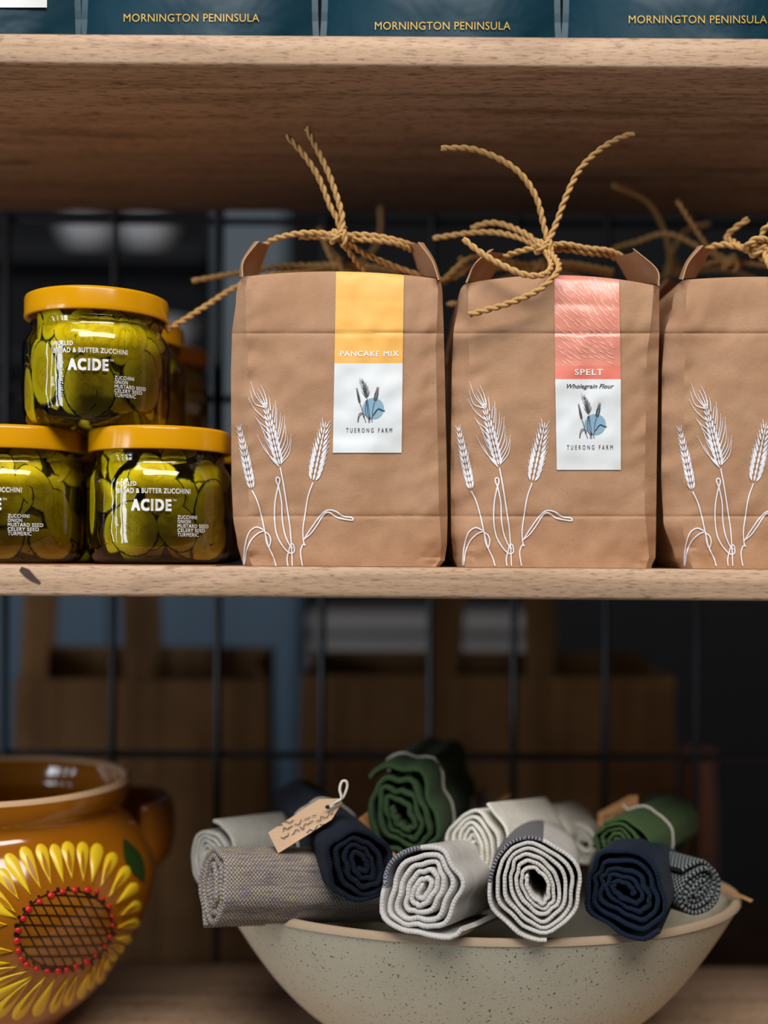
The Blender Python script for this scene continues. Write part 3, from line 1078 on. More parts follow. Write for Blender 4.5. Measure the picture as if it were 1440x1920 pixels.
JY = .811
jz = ZMID+.0012
jar_c = jar(300, jz, JY, 'pickle jar in the bottom row beside the pancake mix bag, lettering fully visible', 3, 0.0,
    [(-22, .022, .0175, .0185, .2), (47, .034, .0155, .022, -.1), (4, .043, .0135, .0145, .3), (-70, .04, .006, .022, 0), (48, .014, .02, .013, .6), (14, .023, .013, .017, .5), (-6, .057, .017, .010, .1)])
jar_l = jar(26, jz, JY, 'pickle jar in the bottom row cut off by the left edge of the photo', 5, -.30,
    [(-8, .042, .013, .020, -.15), (-40, .02, .019, .018, .4), (38, .03, .012, .02, .3), (32, .012, .018, .011, -.2), (17, .048, .011, .018, .6)])
jar_t = jar(180, jz+.0890, JY, 'pickle jar standing on the lids of the two front bottom jars', 8, 0.0,
    [(40, .030, .0165, .0215, .1), (-6, .024, .0175, .0210, .05), (-47, .033, .013, .022, .1), (4, .056, .018, .014, .5), (-20, .058, .017, .011, -.6), (22, .055, .010, .018, -.3), (33, .057, .009, .016, -.4), (-70, .02, .010, .02, .2)])
# jars behind
def back_jar(src, loc, rz, label):
    r = copy_tree(src); r.location = loc; r.rotation_euler = (0, 0, rz); r['label'] = label
    return r
back_jar(jar_t, (-.201, .9096, jz+.0890), 2.2, 'blurred pickle jar right behind the topmost jar, its yellow lid half hidden')
back_jar(jar_t, (-.196, 1.0082, jz+.0890), .7, 'blurred pickle jar farthest back in the upper layer, glint on its lid')
back_jar(jar_c, (-.151, .9096, jz), 1.2, 'pickle jar in the bottom row behind, hidden by the jar next to the bag')
back_jar(jar_c, (-.251, .9096, jz), 2.9, 'pickle jar in the bottom row behind the gap between the two front jars')
back_jar(jar_c, (-.151, 1.0082, jz), 2.0, 'pickle jar in the last bottom row next to the flour bags')
back_jar(jar_c, (-.251, 1.0082, jz), 4.0, 'pickle jar in the last bottom row carrying the left of the farthest jar')

# kraft sheet the jars stand on
b = MB(); rows = []
for j in range(7):
    t = j/6; row = []
    for i in range(25):
        u = i/24; x = P(-330, 1060, .78).x+u*(P(418, 1060, .78).x-P(-330, 1060, .78).x)
        y = .7455+t*.25+.003*sin(u*9)
        z = ZMID+.0005
        row.append(Vector((x, y, z)))
    rows.append(row)
b.grid(rows)
ids2 = b.grid([[v-Vector((0, 0, .0004)) for v in r] for r in rows])
for i in range(24): b.face(i, i+1, ids2[0][i+1], ids2[0][i])
o = build('paper_sheet', b, M['kraft_sheet'], loc=(P(100, 1060, .8).x, .85, ZMID))
o['label'] = 'thin brown paper sheet lying under the pickle jars'; o['category'] = 'paper'

# ------------------------------------------------------------------ teal pouches on the upper board
ZT = ZUP+TH
def pouch(x0, x1, label, seed, text=None, card=False, bulge=0.0):
    y = .79; k = y/F
    a = P(x0, 40, y-.03); c_ = P(x1, 40, y-.03)
    cx = (a.x+c_.x)/2; hw = (c_.x-a.x)/2
    root = thing('coffee_pouch', label, 'pouch', (cx, y, ZT), 'teal pouches on the upper board')
    H = .22; HD = .036
    def front(u, t):
        """u -1..1 across, t 0..1 up -> point on the front face"""
        w = hw*(1-.03*sin(pi*min(1, t*2.4))-.015*t)
        d = HD*(1-t)**.75+.0015
        prof = (1-abs(u)**2.6)
        arc = .0105*(1-abs(u)**2.2)*max(0, 1-t*6)     # bottom seam bows down at the middle
        yy = y-d*prof*(.86+.14*min(1, t*8))
        yy += .0022*noise.noise(Vector((u*2.2+seed*3, t*7, seed)))*(1-abs(u))
        yy += .004*max(0, 1-abs((abs(u)-.72)-t*1.6)*9)*max(0, 1-t*6)
        return Vector((cx+u*w, yy, ZT+.0003+t*H+.0000*arc))
    b = MB(); n = 28; R = 30
    fr = [[front(-1+2*i/n, (j/R)**1.5) for i in range(n+1)] for j in range(R+1)]
    bk = [[Vector((v.x, 2*y-v.y, v.z)) for v in r[::-1]] for r in fr]
    rows = [f+g[1:-1] for f, g in zip(fr, bk)]
    ids = b.grid(rows, close_u=True)
    b.face(*ids[0][::-1]); b.face(*ids[-1])
    build('pouch_body', b, M['teal'], root, angle=50)
    seam_m = M['seam']
    for sgn in (-1, 1):
        sb = MB()
        for j in range(R):
            p, q = front(sgn, (j/R)**1.5), front(sgn, ((j+1)/R)**1.5)
            e = Vector((sgn*.0035, 0, 0))
            for dy in (-.0006, .0006):
                d = Vector((0, dy, 0)); i4 = [sb.add(v) for v in (p-e+d, p+e+d, q+e+d, q-e+d)]; sb.face(*i4)
            i4 = [sb.add(p+e+Vector((0, s_, 0))) for s_ in (-.0006, .0006)]+[sb.add(q+e+Vector((0, s_, 0))) for s_ in (.0006, -.0006)]; sb.face(*i4)
        build('side_seam', sb, seam_m, root, angle=None)
    def mp(px, py):
        # project on to the front face
        yy = y-HD
        for _ in range(6):
            v = P(px, py, yy); u = (v.x-cx)/hw; t = max(0, (v.z-ZT)/H); yy = front(max(-1, min(1, u)), min(1, t)).y
        return P(px, py, yy-.0007)
    if text:
        tb = MB(); put_text(tb, 'MORNINGTON PENINSULA', mp, text[0], text[1], text[2], 15.5, spacing=1.05)
        build('printed_text', tb, M['gold'], root, smooth=False, label='gold lettering MORNINGTON PENINSULA')
    if card:
        tb = MB(); rows = [[mp(-150+238*i/10, 14-100*j/8) for i in range(11)] for j in range(9)]
        tb.grid(rows); build('sticker', tb, M['lab_white'], root, label='white sticker')
    return root

pouch(-328, 126, 'teal pouch at the left end of the upper board with a white sticker', 1, None, True)
pouch(134, 588, 'teal pouch with gold lettering, second from left on the upper board', 2, (232, 486, 40.5))
pouch(601, 1060, 'teal pouch with gold lettering in the middle of the upper board', 3, (703, 957, 55.5))
pouch(1071, 1530, 'teal pouch with gold lettering at the right end of the upper board', 4, (1179, 1438, 43.5))

# ------------------------------------------------------------------ glazed pot with painted sunflower
PY = .90
pc = P(-12, 1700, PY); pk = PY/F
pot_px = [(1934, 92), (1930, 110), (1897, 143), (1848, 199), (1790, 242), (1725, 277), (1690, 290), (1645, 298), (1612, 293), (1580, 280), (1550, 262), (1528, 245), (1515, 240), (1505, 242), (1495, 247), (1480, 251), (1466, 252)]
shift = P(-12, 1700, PY).z-(1050-1700)*pk
PPROF = [(r*pk, (1050-py)*pk+shift) for py, r in pot_px]
dz = ZBOT+.0003-PPROF[0][1]
PPROF = [(r, z+dz*max(0, 1-(z-PPROF[0][1])/.08)) for r, z in PPROF]
# smooth profile
sp = catmull([Vector((r, z, 0)) for r, z in PPROF], 4); PPROF = [(v.x, v.y) for v in sp]


def pot_r(z):
    if z <= PPROF[0][1]: return PPROF[0][0]
    for (r0, z0), (r1, z1) in zip(PPROF, PPROF[1:]):
        if z0 <= z <= z1: return r0+(r1-r0)*(z-z0)/max(z1-z0, 1e-7)
    return PPROF[-1][0]


def pot_hit(px, py, off=.0006):
    lo = None; y = PY-.135; step = .003
    best = None; bd = 9
    while y < PY+.02:
        v = P(px, py, y); d = sqrt((v.x-pc.x)**2+(v.y-PY)**2)-pot_r(v.z)
        if d < bd: bd = d; best = y
        if d <= off:
            a, c_ = y-step, y
            for _ in range(12):
                m_ = (a+c_)/2; v = P(px, py, m_)
                if sqrt((v.x-pc.x)**2+(v.y-PY)**2)-pot_r(v.z) <= off: c_ = m_
                else: a = m_
            return P(px, py, c_)
        y += step
    v = P(px, py, best)
    d = Vector((v.x-pc.x, v.y-PY, 0)); r = pot_r(v.z)+off
    d = d.normalized()*r
    return Vector((pc.x+d.x, PY+d.y, v.z))


pot = thing('glazed_pot', 'amber brown glazed clay pot painted with a yellow sunflower', 'pot', (pc.x, PY, ZBOT))
rt = PPROF[-1]
inner = [(rt[0]-.0005, rt[1]+.0015)]
b = MB()
b.lathe([(r, z) for r, z in PPROF]+[(rt[0], rt[1]+.001)], (pc.x, PY, 0), 96, seal=False)
ids = b.lathe([(rt[0]-.0075, rt[1]+.001)]+[(r-.0075, z) for r, z in PPROF[::-1] if z > PPROF[0][1]+.012]+[(.02, PPROF[0][1]+.010)], (pc.x, PY, 0), 96, seal=False)
b.face(*ids[-1])
b2 = [b.add((pc.x+PPROF[0][0]*cos(2*pi*k/96), PY+PPROF[0][0]*sin(2*pi*k/96), PPROF[0][1])) for k in range(96)]; b.face(*b2[::-1])
build('pot_body', b, M['glaze'], pot, angle=60)
b = MB()
b.lathe([(rt[0]+.0002, rt[1]+.0004), (rt[0]-.0006, rt[1]+.0028), (rt[0]-.003, rt[1]+.0038), (rt[0]-.0055, rt[1]+.0034), (rt[0]-.0078, rt[1]+.0006)], (pc.x, PY, 0), 96, seal=False)
build('rim', b, M['clay'], pot, angle=None, label='bare clay rim')
# strap handle at the right, turned to the back
b = MB(); an0 = radians(34)
hz0, hz1 = P(300, 1545, PY).z, P(300, 1655, PY).z
pts = []
for k in range(13):
    t = k/12; ph = an0+radians(-20+52*t)
    rr = .108+.034*sin(pi*t)**.8
    pts.append(Vector((pc.x+rr*cos(ph), PY+rr*sin(ph), 0)))
rows = []
for k, p in enumerate(pts):
    d = (pts[min(k+1, 12)]-pts[max(k-1, 0)]).normalized(); n = Vector((d.y, -d.x, 0))
    t = k/12; zc = -.212-.006*(1-sin(pi*t)); hh = .022+.006*(1-sin(pi*t)); th = .0055
    rows.append([p+n*th*cos(2*pi*i/12)+Vector((0, 0, zc+hh*sin(2*pi*i/12))) for i in range(12)])
ids = b.grid(rows, close_u=True); b.face(*ids[0][::-1]); b.face(*ids[-1])
build('handle', b, M['glaze'], pot, angle=None)

# sunflower
V2 = lambda p: Vector((p[0], p[1], 0))
cq = lambda x, y: (x/3.4286, 1390+y/3.4286)
flower = MB()
ribw = lambda pts, w: ribbon(flower, [cq(*p) for p in pts], w, lambda x, y: pot_hit(x, y, .0007), 0, 6)
CX, CY, CA, CB, CT = 420, 1212, 312, 262, -.18
def ov(a, k=1.0):
    x, y = CA*k*cos(a), CB*k*sin(a)
    return (CX+x*cos(CT)-y*sin(CT), CY+x*sin(CT)+y*cos(CT))
ribw([ov(2*pi*i/36, .97) for i in range(37)], 2.6)
def chord(x0, y0, dx, dy, bow=0):
    """line clipped to the oval"""
    pts = []
    for k in range(-40, 41):
        x, y = x0+dx*k/40, y0+dy*k/40+bow*(k/40)**2
        u, v = x-CX, y-CY
        a, c_ = u*cos(CT)+v*sin(CT), -u*sin(CT)+v*cos(CT)
        if (a/CA)**2+(c_/CB)**2 < .96: pts.append((x, y))
    if len(pts) > 8: ribw(pts[::4]+[pts[-1]], 2.6)
for k in range(8): chord(CX, 990+k*66, 340, 14 if k < 4 else -6, (k-3.5)*-6)
for k in range(9): chord(CX-250+k*64, CY, 150, 270, 0)
fl = build('seed_head', flower, M['slip_black'], pot, angle=None, label='black painted lattice of the sunflower centre')
bead = MB()
rnd = random.Random(2)
bl = [(185,1080),(150,1140),(118,1215),(112,1285),(120,1350),(137,1405),(172,1442),(235,1468),(255,1030),(330,990),(405,965),(484,955),(566,955),(625,965),(664,1010),(703,1062),(724,1125),(727,1185),(710,1260),(676,1322),(615,1380),(560,1425),(490,1455),(430,1475),(375,1482),(305,1482)]
for i, (x, y) in enumerate(bl):
    bb = MB(); q = cq(x, y); rr = 6.4 if i % 3 else 7.2
    rr *= 1 if x < 600 else .75
    c_ = bb.add(pot_hit(*q, .0022)); r1 = [bb.add(pot_hit(q[0]+rr*.7*cos(2*pi*k/12), q[1]+rr*.7*sin(2*pi*k/12), .0017)) for k in range(12)]
    r2 = [bb.add(pot_hit(q[0]+rr*cos(2*pi*k/12), q[1]+rr*sin(2*pi*k/12), .0002)) for k in range(12)]
    for k in range(12):
        bb.face(c_, r1[k], r1[(k+1) % 12]); bb.face(r1[k], r2[k], r2[(k+1) % 12], r1[(k+1) % 12])
    build('bead_dot', bb, M['red'], fl, angle=None)
bk = MB()
for i in range(30):
    q = cq(*ov(2*pi*(i+.5)/30, 1.02)); rr = rnd.uniform(2.5, 5)
    ring = [bk.add(pot_hit(q[0]+rr*cos(2*pi*k/9), q[1]+rr*sin(2*pi*k/9), .0009)) for k in range(9)]; bk.face(*ring)
build('dark_dots', bk, M['slip_black'], fl, angle=None)
petals = [((50,735),(205,1000),88),((150,690),(268,962),84),((258,672),(332,932),80),((346,672),(412,922),74),((432,655),(465,898),84),((530,658),(538,912),78),((628,668),(590,922),84),((730,725),(645,945),80),
          ((822,815),(695,1012),78),((878,925),(742,1052),74),((898,1045),(770,1125),72),((892,1165),(745,1200),66),((842,1275),(735,1268),60),((792,1345),(722,1308),56),((740,1405),(694,1330),54),
          ((690,1470),(690,1385),50),((640,1550),(668,1370),64),((575,1590),(610,1430),54),((510,1650),(580,1470),60),((425,1695),(500,1490),62),((335,1735),(440,1510),66),((228,1755),(360,1515),74),((98,1775),(302,1500),82),
          ((-20,1760),(215,1508),86),((-60,1660),(215,1505),70),((-70,1580),(190,1470),64),((-80,1500),(120,1445),60),((-90,1435),(75,1425),50),((-60,1345),(90,1350),56),((-70,1180),(52,1178),66),
          ((-50,1060),(112,1140),70),((-60,960),(112,1110),80),((0,830),(128,1028),86)]
for i, (o_, e_, w) in enumerate(petals):
    pb = MB(); A = Vector((*cq(*o_), 0)); B = Vector((*cq(*e_), 0)); d = B-A; L = d.length; dn = d/L; nn = Vector((-dn.y, dn.x, 0)); w_ = w/3.4286/2
    rings = []
    for t in (0, .012, .035, .07, .12, .18, .26, .36, .48, .6, .72, .84, .93, 1.0):
        hw = w_*(sqrt(max(0, 1-((.22-t)/.22)**2)) if t < .22 else (1-((t-.22)/.78)**1.25))
        hw = max(hw, .3)
        rings.append([pot_hit(*(A+dn*L*(t*1.0-.05)+nn*hw*u)[:2], o2) for u, o2 in ((-1, .0003), (-.6, .0013), (0, .0015), (.6, .0013), (1, .0003))])
    pb.grid(rings)
    if i % 3 != 0:
        rs = []
        for k in range(9):
            t = k/8; hw = w_*.34*sin(pi*min(1, t*.9+.05))
            rs.append([pot_hit(*(A+dn*L*(.16+t*.62)+nn*hw*u)[:2], .0018) for u in (-1, 0, 1)])
        pb.grid(rs, m=1)
    build('petal', pb, [M['petal'], M['petal_slit']], fl, angle=None)
lb = MB(); la, lz = V2(cq(800, 630)), V2(cq(930, 905)); ld = lz-la; ln_ = Vector((-ld.y, ld.x, 0)).normalized()
lb.grid([[pot_hit(*(la+ld*t+ln_*16*u*sin(pi*min(1, t*.94+.04)))[:2], .0009) for u in (-1, -.66, -.33, 0, .33, .66, 1)] for t in [k/12 for k in range(13)]])
build('painted_leaf', lb, M['slip_green'], pot, angle=None, label='dark green painted leaf')

# ------------------------------------------------------------------ stoneware bowl
BC = Vector((P(897, 1700, .865).x, .865, ZBOT)); BA, BB = .1872, .104
RIMZ = -.2405
bowl = thing('stoneware_bowl', 'wide oval beige speckled stoneware bowl holding rolled cloths', 'bowl', BC)
hgt = RIMZ-ZBOT
op = [(.36, 0), (.42, .004), (.50, .012), (.60, .024), (.69, .037), (.78, .054), (.86, .073), (.93, .092), (.985, hgt-.006), (1.0, hgt-.002)]
sm = catmull([Vector((a, z, 0)) for a, z in op], 4)
b = MB(); n = 96
def brow(a, z, inset=0.0):
    rr = []
    for k in range(n):
        t = 2*pi*k/n
        w = 1+.006*sin(3*t+.5)+.004*sin(5*t)
        rr.append(Vector((BC.x+(BA*a*w-inset)*cos(t), BC.y+(BB*a*w-inset)*sin(t)*(1.0), ZBOT+.0003+z+.0022*sin(2*t+.8)*a*(z/hgt))))
    return rr
rows = [brow(v.x, v.y) for v in sm]
ids = b.grid(rows, close_u=True); b.face(*ids[0][::-1])
inn = [(.985, hgt-.004), (.93, .094), (.86, .077), (.78, .060), (.66, .042), (.5, .026), (.3, .014), (.1, .012)]
rows = [brow(a, z, .006) for a, z in inn]
ids = b.grid(rows, close_u=True); b.face(*ids[-1])
build('bowl_body', b, M['stone'], bowl, angle=None)
b = MB()
rows = [brow(1.0, hgt-.0030, -.0002), brow(1.0, hgt+.0008, .0008), brow(.998, hgt+.0018, .0026), brow(.994, hgt+.0006, .0048), brow(.985, hgt-.004, .0058)]
b.grid(rows, close_u=True)
build('rim', b, M['stone_rim'], bowl, angle=None, label='bare brown rim')

# ------------------------------------------------------------------ rolled cloths
def roll(label, mat, face, axis, R, L, turns, seed, squash=(1, 1), r0=.12, tilt=0.0, thick=.72, droop=0.0, flap=0.0, wob=.10, ring=None, ring_d=.5, name='cloth_roll', lead=0.0, flat=.5, fang=.4):
    """cloth rolled up: spiral cross-section swept along axis from the end that faces the camera"""
    a = axis.normalized()
    up = Vector((0, 0, 1)); xr = a.cross(up).normalized(); up = xr.cross(a).normalized()
    root = thing(name, label, 'cloth', face+a*(L/2)-Vector((0, 0, R)), 'rolled cloths in the bowl')
    N = int(turns*44); pitch = R*(1-r0)/turns; tk = pitch*thick
    b = MB(); J = 9
    cen, nor, arc = [], [], []
    s_ = 0
    for i in range(N+1):
        t = i/N; th = 2*pi*turns*t+tilt
        r = R*r0+(R*(1-r0)-tk/2)*t
        cc, ss = cos(th), sin(th)
        wv = 1+wob*noise.noise(Vector((cc*1.4+seed*5, ss*1.4, seed)))*(.45+.25*t)+wob*.8*noise.noise(Vector((cc*2.4, ss*2.4+seed*3, t*2.5+seed)))*(1.0-t*.82)
        if flap and t > .93: wv += flap*((t-.93)/.07)**2
        fk = flat*(1-t)**.8
        x, z = r*wv*cc*(1-fk), r*wv*ss*(1+.45*fk)
        x, z = x*cos(fang)-z*sin(fang), x*sin(fang)+z*cos(fang)
        x, z = x*squash[0], z*squash[1]
        z -= droop*R*max(0, -ss)*t
        cen.append((x, z))
    for i in range(N+1):
        p, q = cen[max(i-1, 0)], cen[min(i+1, N)]
        dx, dz_ = q[0]-p[0], q[1]-p[1]; l = sqrt(dx*dx+dz_*dz_) or 1
        nor.append((dz_/l, -dx/l))
        if i: s_ += sqrt((cen[i][0]-cen[i-1][0])**2+(cen[i][1]-cen[i-1][1])**2)
        arc.append(s_)
    prof = []   # closed cross-section of the cloth in (along axis, across thickness)
    rr = tk*.5
    for k in range(J): prof.append((k/(J-1), 1))
    sec = [(0, 1)]
    rows, uvs = [], []
    tw = wob*.12
    for i in range(N+1):
        e0 = .0028*noise.noise(Vector((arc[i]*22, seed*3, 1)))+.0012*noise.noise(Vector((arc[i]*90, seed, 2)))+lead*(1-i/N)
        e1 = .004*noise.noise(Vector((arc[i]*20, seed*3, 7)))
        (x, z), (nx, nz) = cen[i], nor[i]
        row, uvr = [], []
        def pt(al, off):
            k = al/L; dr = 1+tw*noise.noise(Vector((k*3+seed, i*.03, 3)))
            v = face+a*al+xr*((x*dr)+nx*off)+up*((z*dr)+nz*off)
            return v
        A0, A1 = e0, L+e1
        h = tk/2
        seq = [(A0+h*.9, h), (A0+h*.25, h*.75), (A0, 0), (A0+h*.25, -h*.75), (A0+h*.9, -h)]
        seq += [(A0+h+(A1-A0-2*h)*k/J, -h) for k in range(1, J)]
        seq += [(A1-h*.9, -h), (A1, 0), (A1-h*.9, h)]
        seq += [(A0+h+(A1-A0-2*h)*k/J, h) for k in range(J-1, 0, -1)]
        for al, off in seq:
            row.append(pt(al, off)); uvr.append((arc[i], al))
        rows.append(row); uvs.append(uvr)
    ids = b.grid(rows, close_u=True, uvs=uvs)
    b.face(*ids[0]); b.face(*ids[-1][::-1])
    build('cloth', b, mat, root, angle=60)
    if ring:
        t_ = MB(); pts = []
        for k in range(40):
            th = 2*pi*k/40
            rr_ = R*1.0
            i = N-int(44*(1-k/40)); i = max(0, min(N, i))
            x, z = cen[i]; nx, nz = nor[i]
            sgn = 1 if (x*nx+z*nz) > 0 else -1
            pts.append(face+a*(L*ring_d+.004*sin(th))+xr*(x+sgn*nx*(tk/2+.0008))+up*(z+sgn*nz*(tk/2+.0008)))
        t_.tube(pts, .0009, 6, close=True)
        build('string', t_, ring, root, angle=None)
    return root


def tag_part(root, corners, mat, y_of=None, scrib=None, loop=None, label=None):
    """card tag: corner list of (px, py, depth); optional hole, scribbled lines and string loop"""
    b = MB(); pts = [P(*c_) for c_ in corners]
    n = (pts[1]-pts[0]).cross(pts[2]-pts[0]).normalized()
    if n.y > 0: n = -n
    A = [b.add(p+n*.0004) for p in pts]; B = [b.add(p-n*.0004) for p in pts]
    b.face(*A); b.face(*B[::-1])
    for i in range(len(A)): b.face(A[i], A[(i+1) % len(A)], B[(i+1) % len(A)], B[i])
    t = build('paper_tag', b, mat, root, smooth=False, label=label)
    if scrib:
        s = MB()
        def mp(x, y):
            # pixel -> tag plane
            d = P(x, y, 1.0); k = (pts[0]+n*.0008).dot(n)/d.dot(n)
            return d*k
        for ln in scrib: ribbon(s, ln, 1.5, mp, 0, 4)
        build('handwriting', s, M['ink'], t, smooth=False)
    if loop:
        s = MB(); s.tube(catmull([P(*c_) for c_ in loop], 8), .0010, 6)
        build('tag_string', s, M['string'], root, angle=None)
    return t


def scribble(p0, p1, h, seed):
    """one line of unreadable handwriting from p0 to p1"""
    r = random.Random(seed); out = []; a = Vector((*p0, 0)); d = Vector((*p1, 0))-a; n = Vector((-d.y, d.x, 0)).normalized()
    k = int(d.length/4); cur = []
    for i in range(k):
        p = a+d*i/k+n*h*r.uniform(-.6, .6); cur.append((p.x, p.y))
        if r.random() < .22 and len(cur) > 2: out.append(cur); cur = []
    if len(cur) > 2: out.append(cur)
    return out


V = Vector
roll('pale linen cloth roll with a navy band at the bowl front, left of the two', M['c_offwhite'], P(792, 1669, .758), V((.34, .9, -.16)), .0312, .12, 5.6, 1, (1.08, .95), .10, 2.2, flap=.10, wob=.26, thick=.66, fang=-.4)
roll('pale linen cloth roll with a navy checked top, largest open spiral at the bowl front', M['c_check'], P(1006, 1662, .758), V((.14, 1, -.10)), .0322, .12, 6.4, 2, (.98, 1.0), .24, 1.9, flap=.05, wob=.2, thick=.64, flat=.35, fang=.5)
roll('dark blue cloth roll hanging over the front rim beside the checked pale roll', M['c_blue'], P(1170, 1668, .764), V((.32, .94, -.10)), .0288, .12, 5.0, 3, (1.0, 1.0), .15, 4.4, wob=.42, droop=.2, thick=.55, flat=.4, fang=1.2)
roll('charcoal and white tweed cloth roll at the right end of the bowl', M['c_tweed'], P(1312, 1668, .806), V((-.46, .9, -.05)), .0215, .10, 4.4, 4, (1.0, .92), .08, .6, wob=.14, fang=-.8)
w1 = roll('multicoloured purple and yellow woven cloth roll overhanging the left rim', M['c_weave'], P(398, 1664, .778), V((.86, .50, -.12)), .0262, .150, 4.2, 5, (1.0, 1.06), .12, 2.8, wob=.3, ring=M['twine'], ring_d=.86)
roll('light grey linen cloth roll behind the multicoloured roll at the left', M['c_grey'], P(394, 1618, .842), V((.58, .82, -.10)), .0245, .08, 6.0, 6, (1.0, 1.0), .12, 1.2, flap=.25, wob=.16)
cdir = P(568, 1516, .945)-P(678, 1622, .778)
w2 = roll('navy cloth roll with a handwritten tan tag on a string', M['c_navy'], P(678, 1622, .778), cdir, .0258, .175, 4.2, 7, (1.15, .95), .15, 3.6, wob=.3, ring=M['string'], ring_d=.52, thick=.6)
ddir = P(822, 1472, .965)-P(752, 1530, .835)
w3 = roll('large forest green cloth roll at the top of the pile tied with white string', M['c_green'], P(752, 1532, .835), ddir, .0310, .15, 4.0, 8, (.92, 1.14), .20, 1.5, wob=.46, ring=M['string'], ring_d=.33, flap=.14, thick=.6, flat=.35, fang=.9)
w4 = roll('bright white cloth roll above the two pale front rolls', M['c_white'], P(888, 1592, .818), V((.52, .86, -.13)), .0275, .10, 6.0, 9, (.95, 1.08), .12, .9, wob=.2, flap=.12, thick=.62)
roll('white cloth roll at the back of the bowl, blurred', M['c_white'], P(1006, 1568, .895), V((.45, .88, -.1)), .0235, .07, 4.0, 10, (1.15, .95), .2, 1.0, wob=.2)
roll('small flat white cloth bundle at the back between white roll and green roll', M['c_white'], P(1092, 1582, .90), V((.2, .95, .0)), .0190, .045, 3.0, 11, (1.15, .85), .2, .3, wob=.3)
idir = P(1250, 1535, .945)-P(1160, 1583, .845)
w5 = roll('moss green cloth roll above the dark blue roll with a tan tag', M['c_moss'], P(1162, 1588, .826), idir, .0215, .12, 4.2, 12, (1.18, .92), .2, .5, wob=.26, ring=M['string'], ring_d=.42, thick=.6)
roll('moss green cloth roll end at the back right of the pile', M['c_moss'], P(1236, 1560, .925), V((.3, .95, .05)), .0230, .05, 3.0, 17, (1, 1.05), .2, .4, wob=.2)
roll('cobalt blue cloth roll showing under the handwritten tag', M['c_cobalt'], P(572, 1604, .895), V((.3, .95, -.05)), .0165, .06, 3.0, 13, (1, 1), .2, .4, wob=.2)
roll('sage green cloth roll deep in the bowl behind the multicoloured roll', M['c_sage'], P(500, 1622, .90), V((.9, .35, 0)), .0140, .05, 3.0, 14, (1, 1), .2, .4, wob=.1)
roll('grey cloth roll end blurred behind the bright white roll', M['c_grey'], P(880, 1540, .945), V((.1, 1, .1)), .0185, .05, 3.0, 15, (.8, 1.15), .2, .4, wob=.2)

sc = scribble((528, 1572), (628, 1520), 7, 1)+scribble((530, 1556), (600, 1524), 6, 2)+scribble((522, 1549), (562, 1531), 5, 3)+scribble((575, 1562), (618, 1536), 6, 4)
tag_part(w2, [(503, 1561, 0.800), (522, 1600, 0.794), (622, 1537, 0.794), (642, 1504, 0.798), (635, 1497, 0.800), (598, 1499, 0.802)], M['tag'], scrib=sc,
         loop=[(616, 1514, 0.795), (630, 1504, 0.793), (640, 1497, 0.793), (637, 1480, 0.794), (641, 1466, 0.796), (649, 1465, 0.796), (651, 1475, 0.796), (645, 1492, 0.795), (638, 1500, 0.794), (620, 1514, 0.794)],
         label='tan card tag with handwriting')
hb = MB(); hp = P(615, 1513, .7942)
rg = [hb.add(hp+V((.0019*cos(2*pi*k/12), -.0004, .0014*sin(2*pi*k/12)))) for k in range(12)]; hb.face(*rg)
build('tag_hole', hb, M['black'], w2, smooth=False)
tag_part(w3, [(653, 1550, .842), (690, 1572, .838), (722, 1545, .858), (690, 1522, .862)], M['tag_brown'])
tag_part(w4, [(893, 1528, .90), (922, 1530, .895), (960, 1488, .91), (948, 1490, .915)], M['tag_brown'])
tag_part(w5, [(1122, 1524, .90), (1122, 1550, .895), (1165, 1540, .885), (1196, 1518, .888), (1196, 1491, .894), (1180, 1492, .90)], M['tag_brown'],
         scrib=scribble((1130, 1536), (1180, 1512), 6, 6),
         loop=[(1168, 1508, .886), (1188, 1530, .874), (1205, 1540, .868), (1225, 1562, .862), (1236, 1590, .862), (1250, 1596, .862), (1258, 1588, .864), (1246, 1582, .866), (1232, 1588, .862)])
# thin tag at the right end
tw_ = [o for o in col.objects if o.get('label', '').startswith('charcoal and white tweed')][0]
tag_part(tw_, [(1355, 1662, .85), (1352, 1668, .85), (1408, 1692, .84), (1412, 1687, .84)], M['tag_brown'])

# ------------------------------------------------------------------ behind the grid: bench with carrier bags, cupboard, dishes
ZB = -.40
bench = thing('bench', 'brown wooden bench top behind the wire grid', 'bench', (0, 1.26, Z_FLOOR))
b = MB(); b.rbox((-.8, 1.09, ZB-.03), (.85, 1.42, ZB), .003)
build('bench_top', b, M['wood_dark'], bench, angle=50)
for x in (-.75, .78):
    for y in (1.12, 1.38):
        b = MB(); b.box((x, y-.02, Z_FLOOR), (x+.04, y+.02, ZB-.03)); build('leg', b, M['wood_dark'], bench, smooth=False)


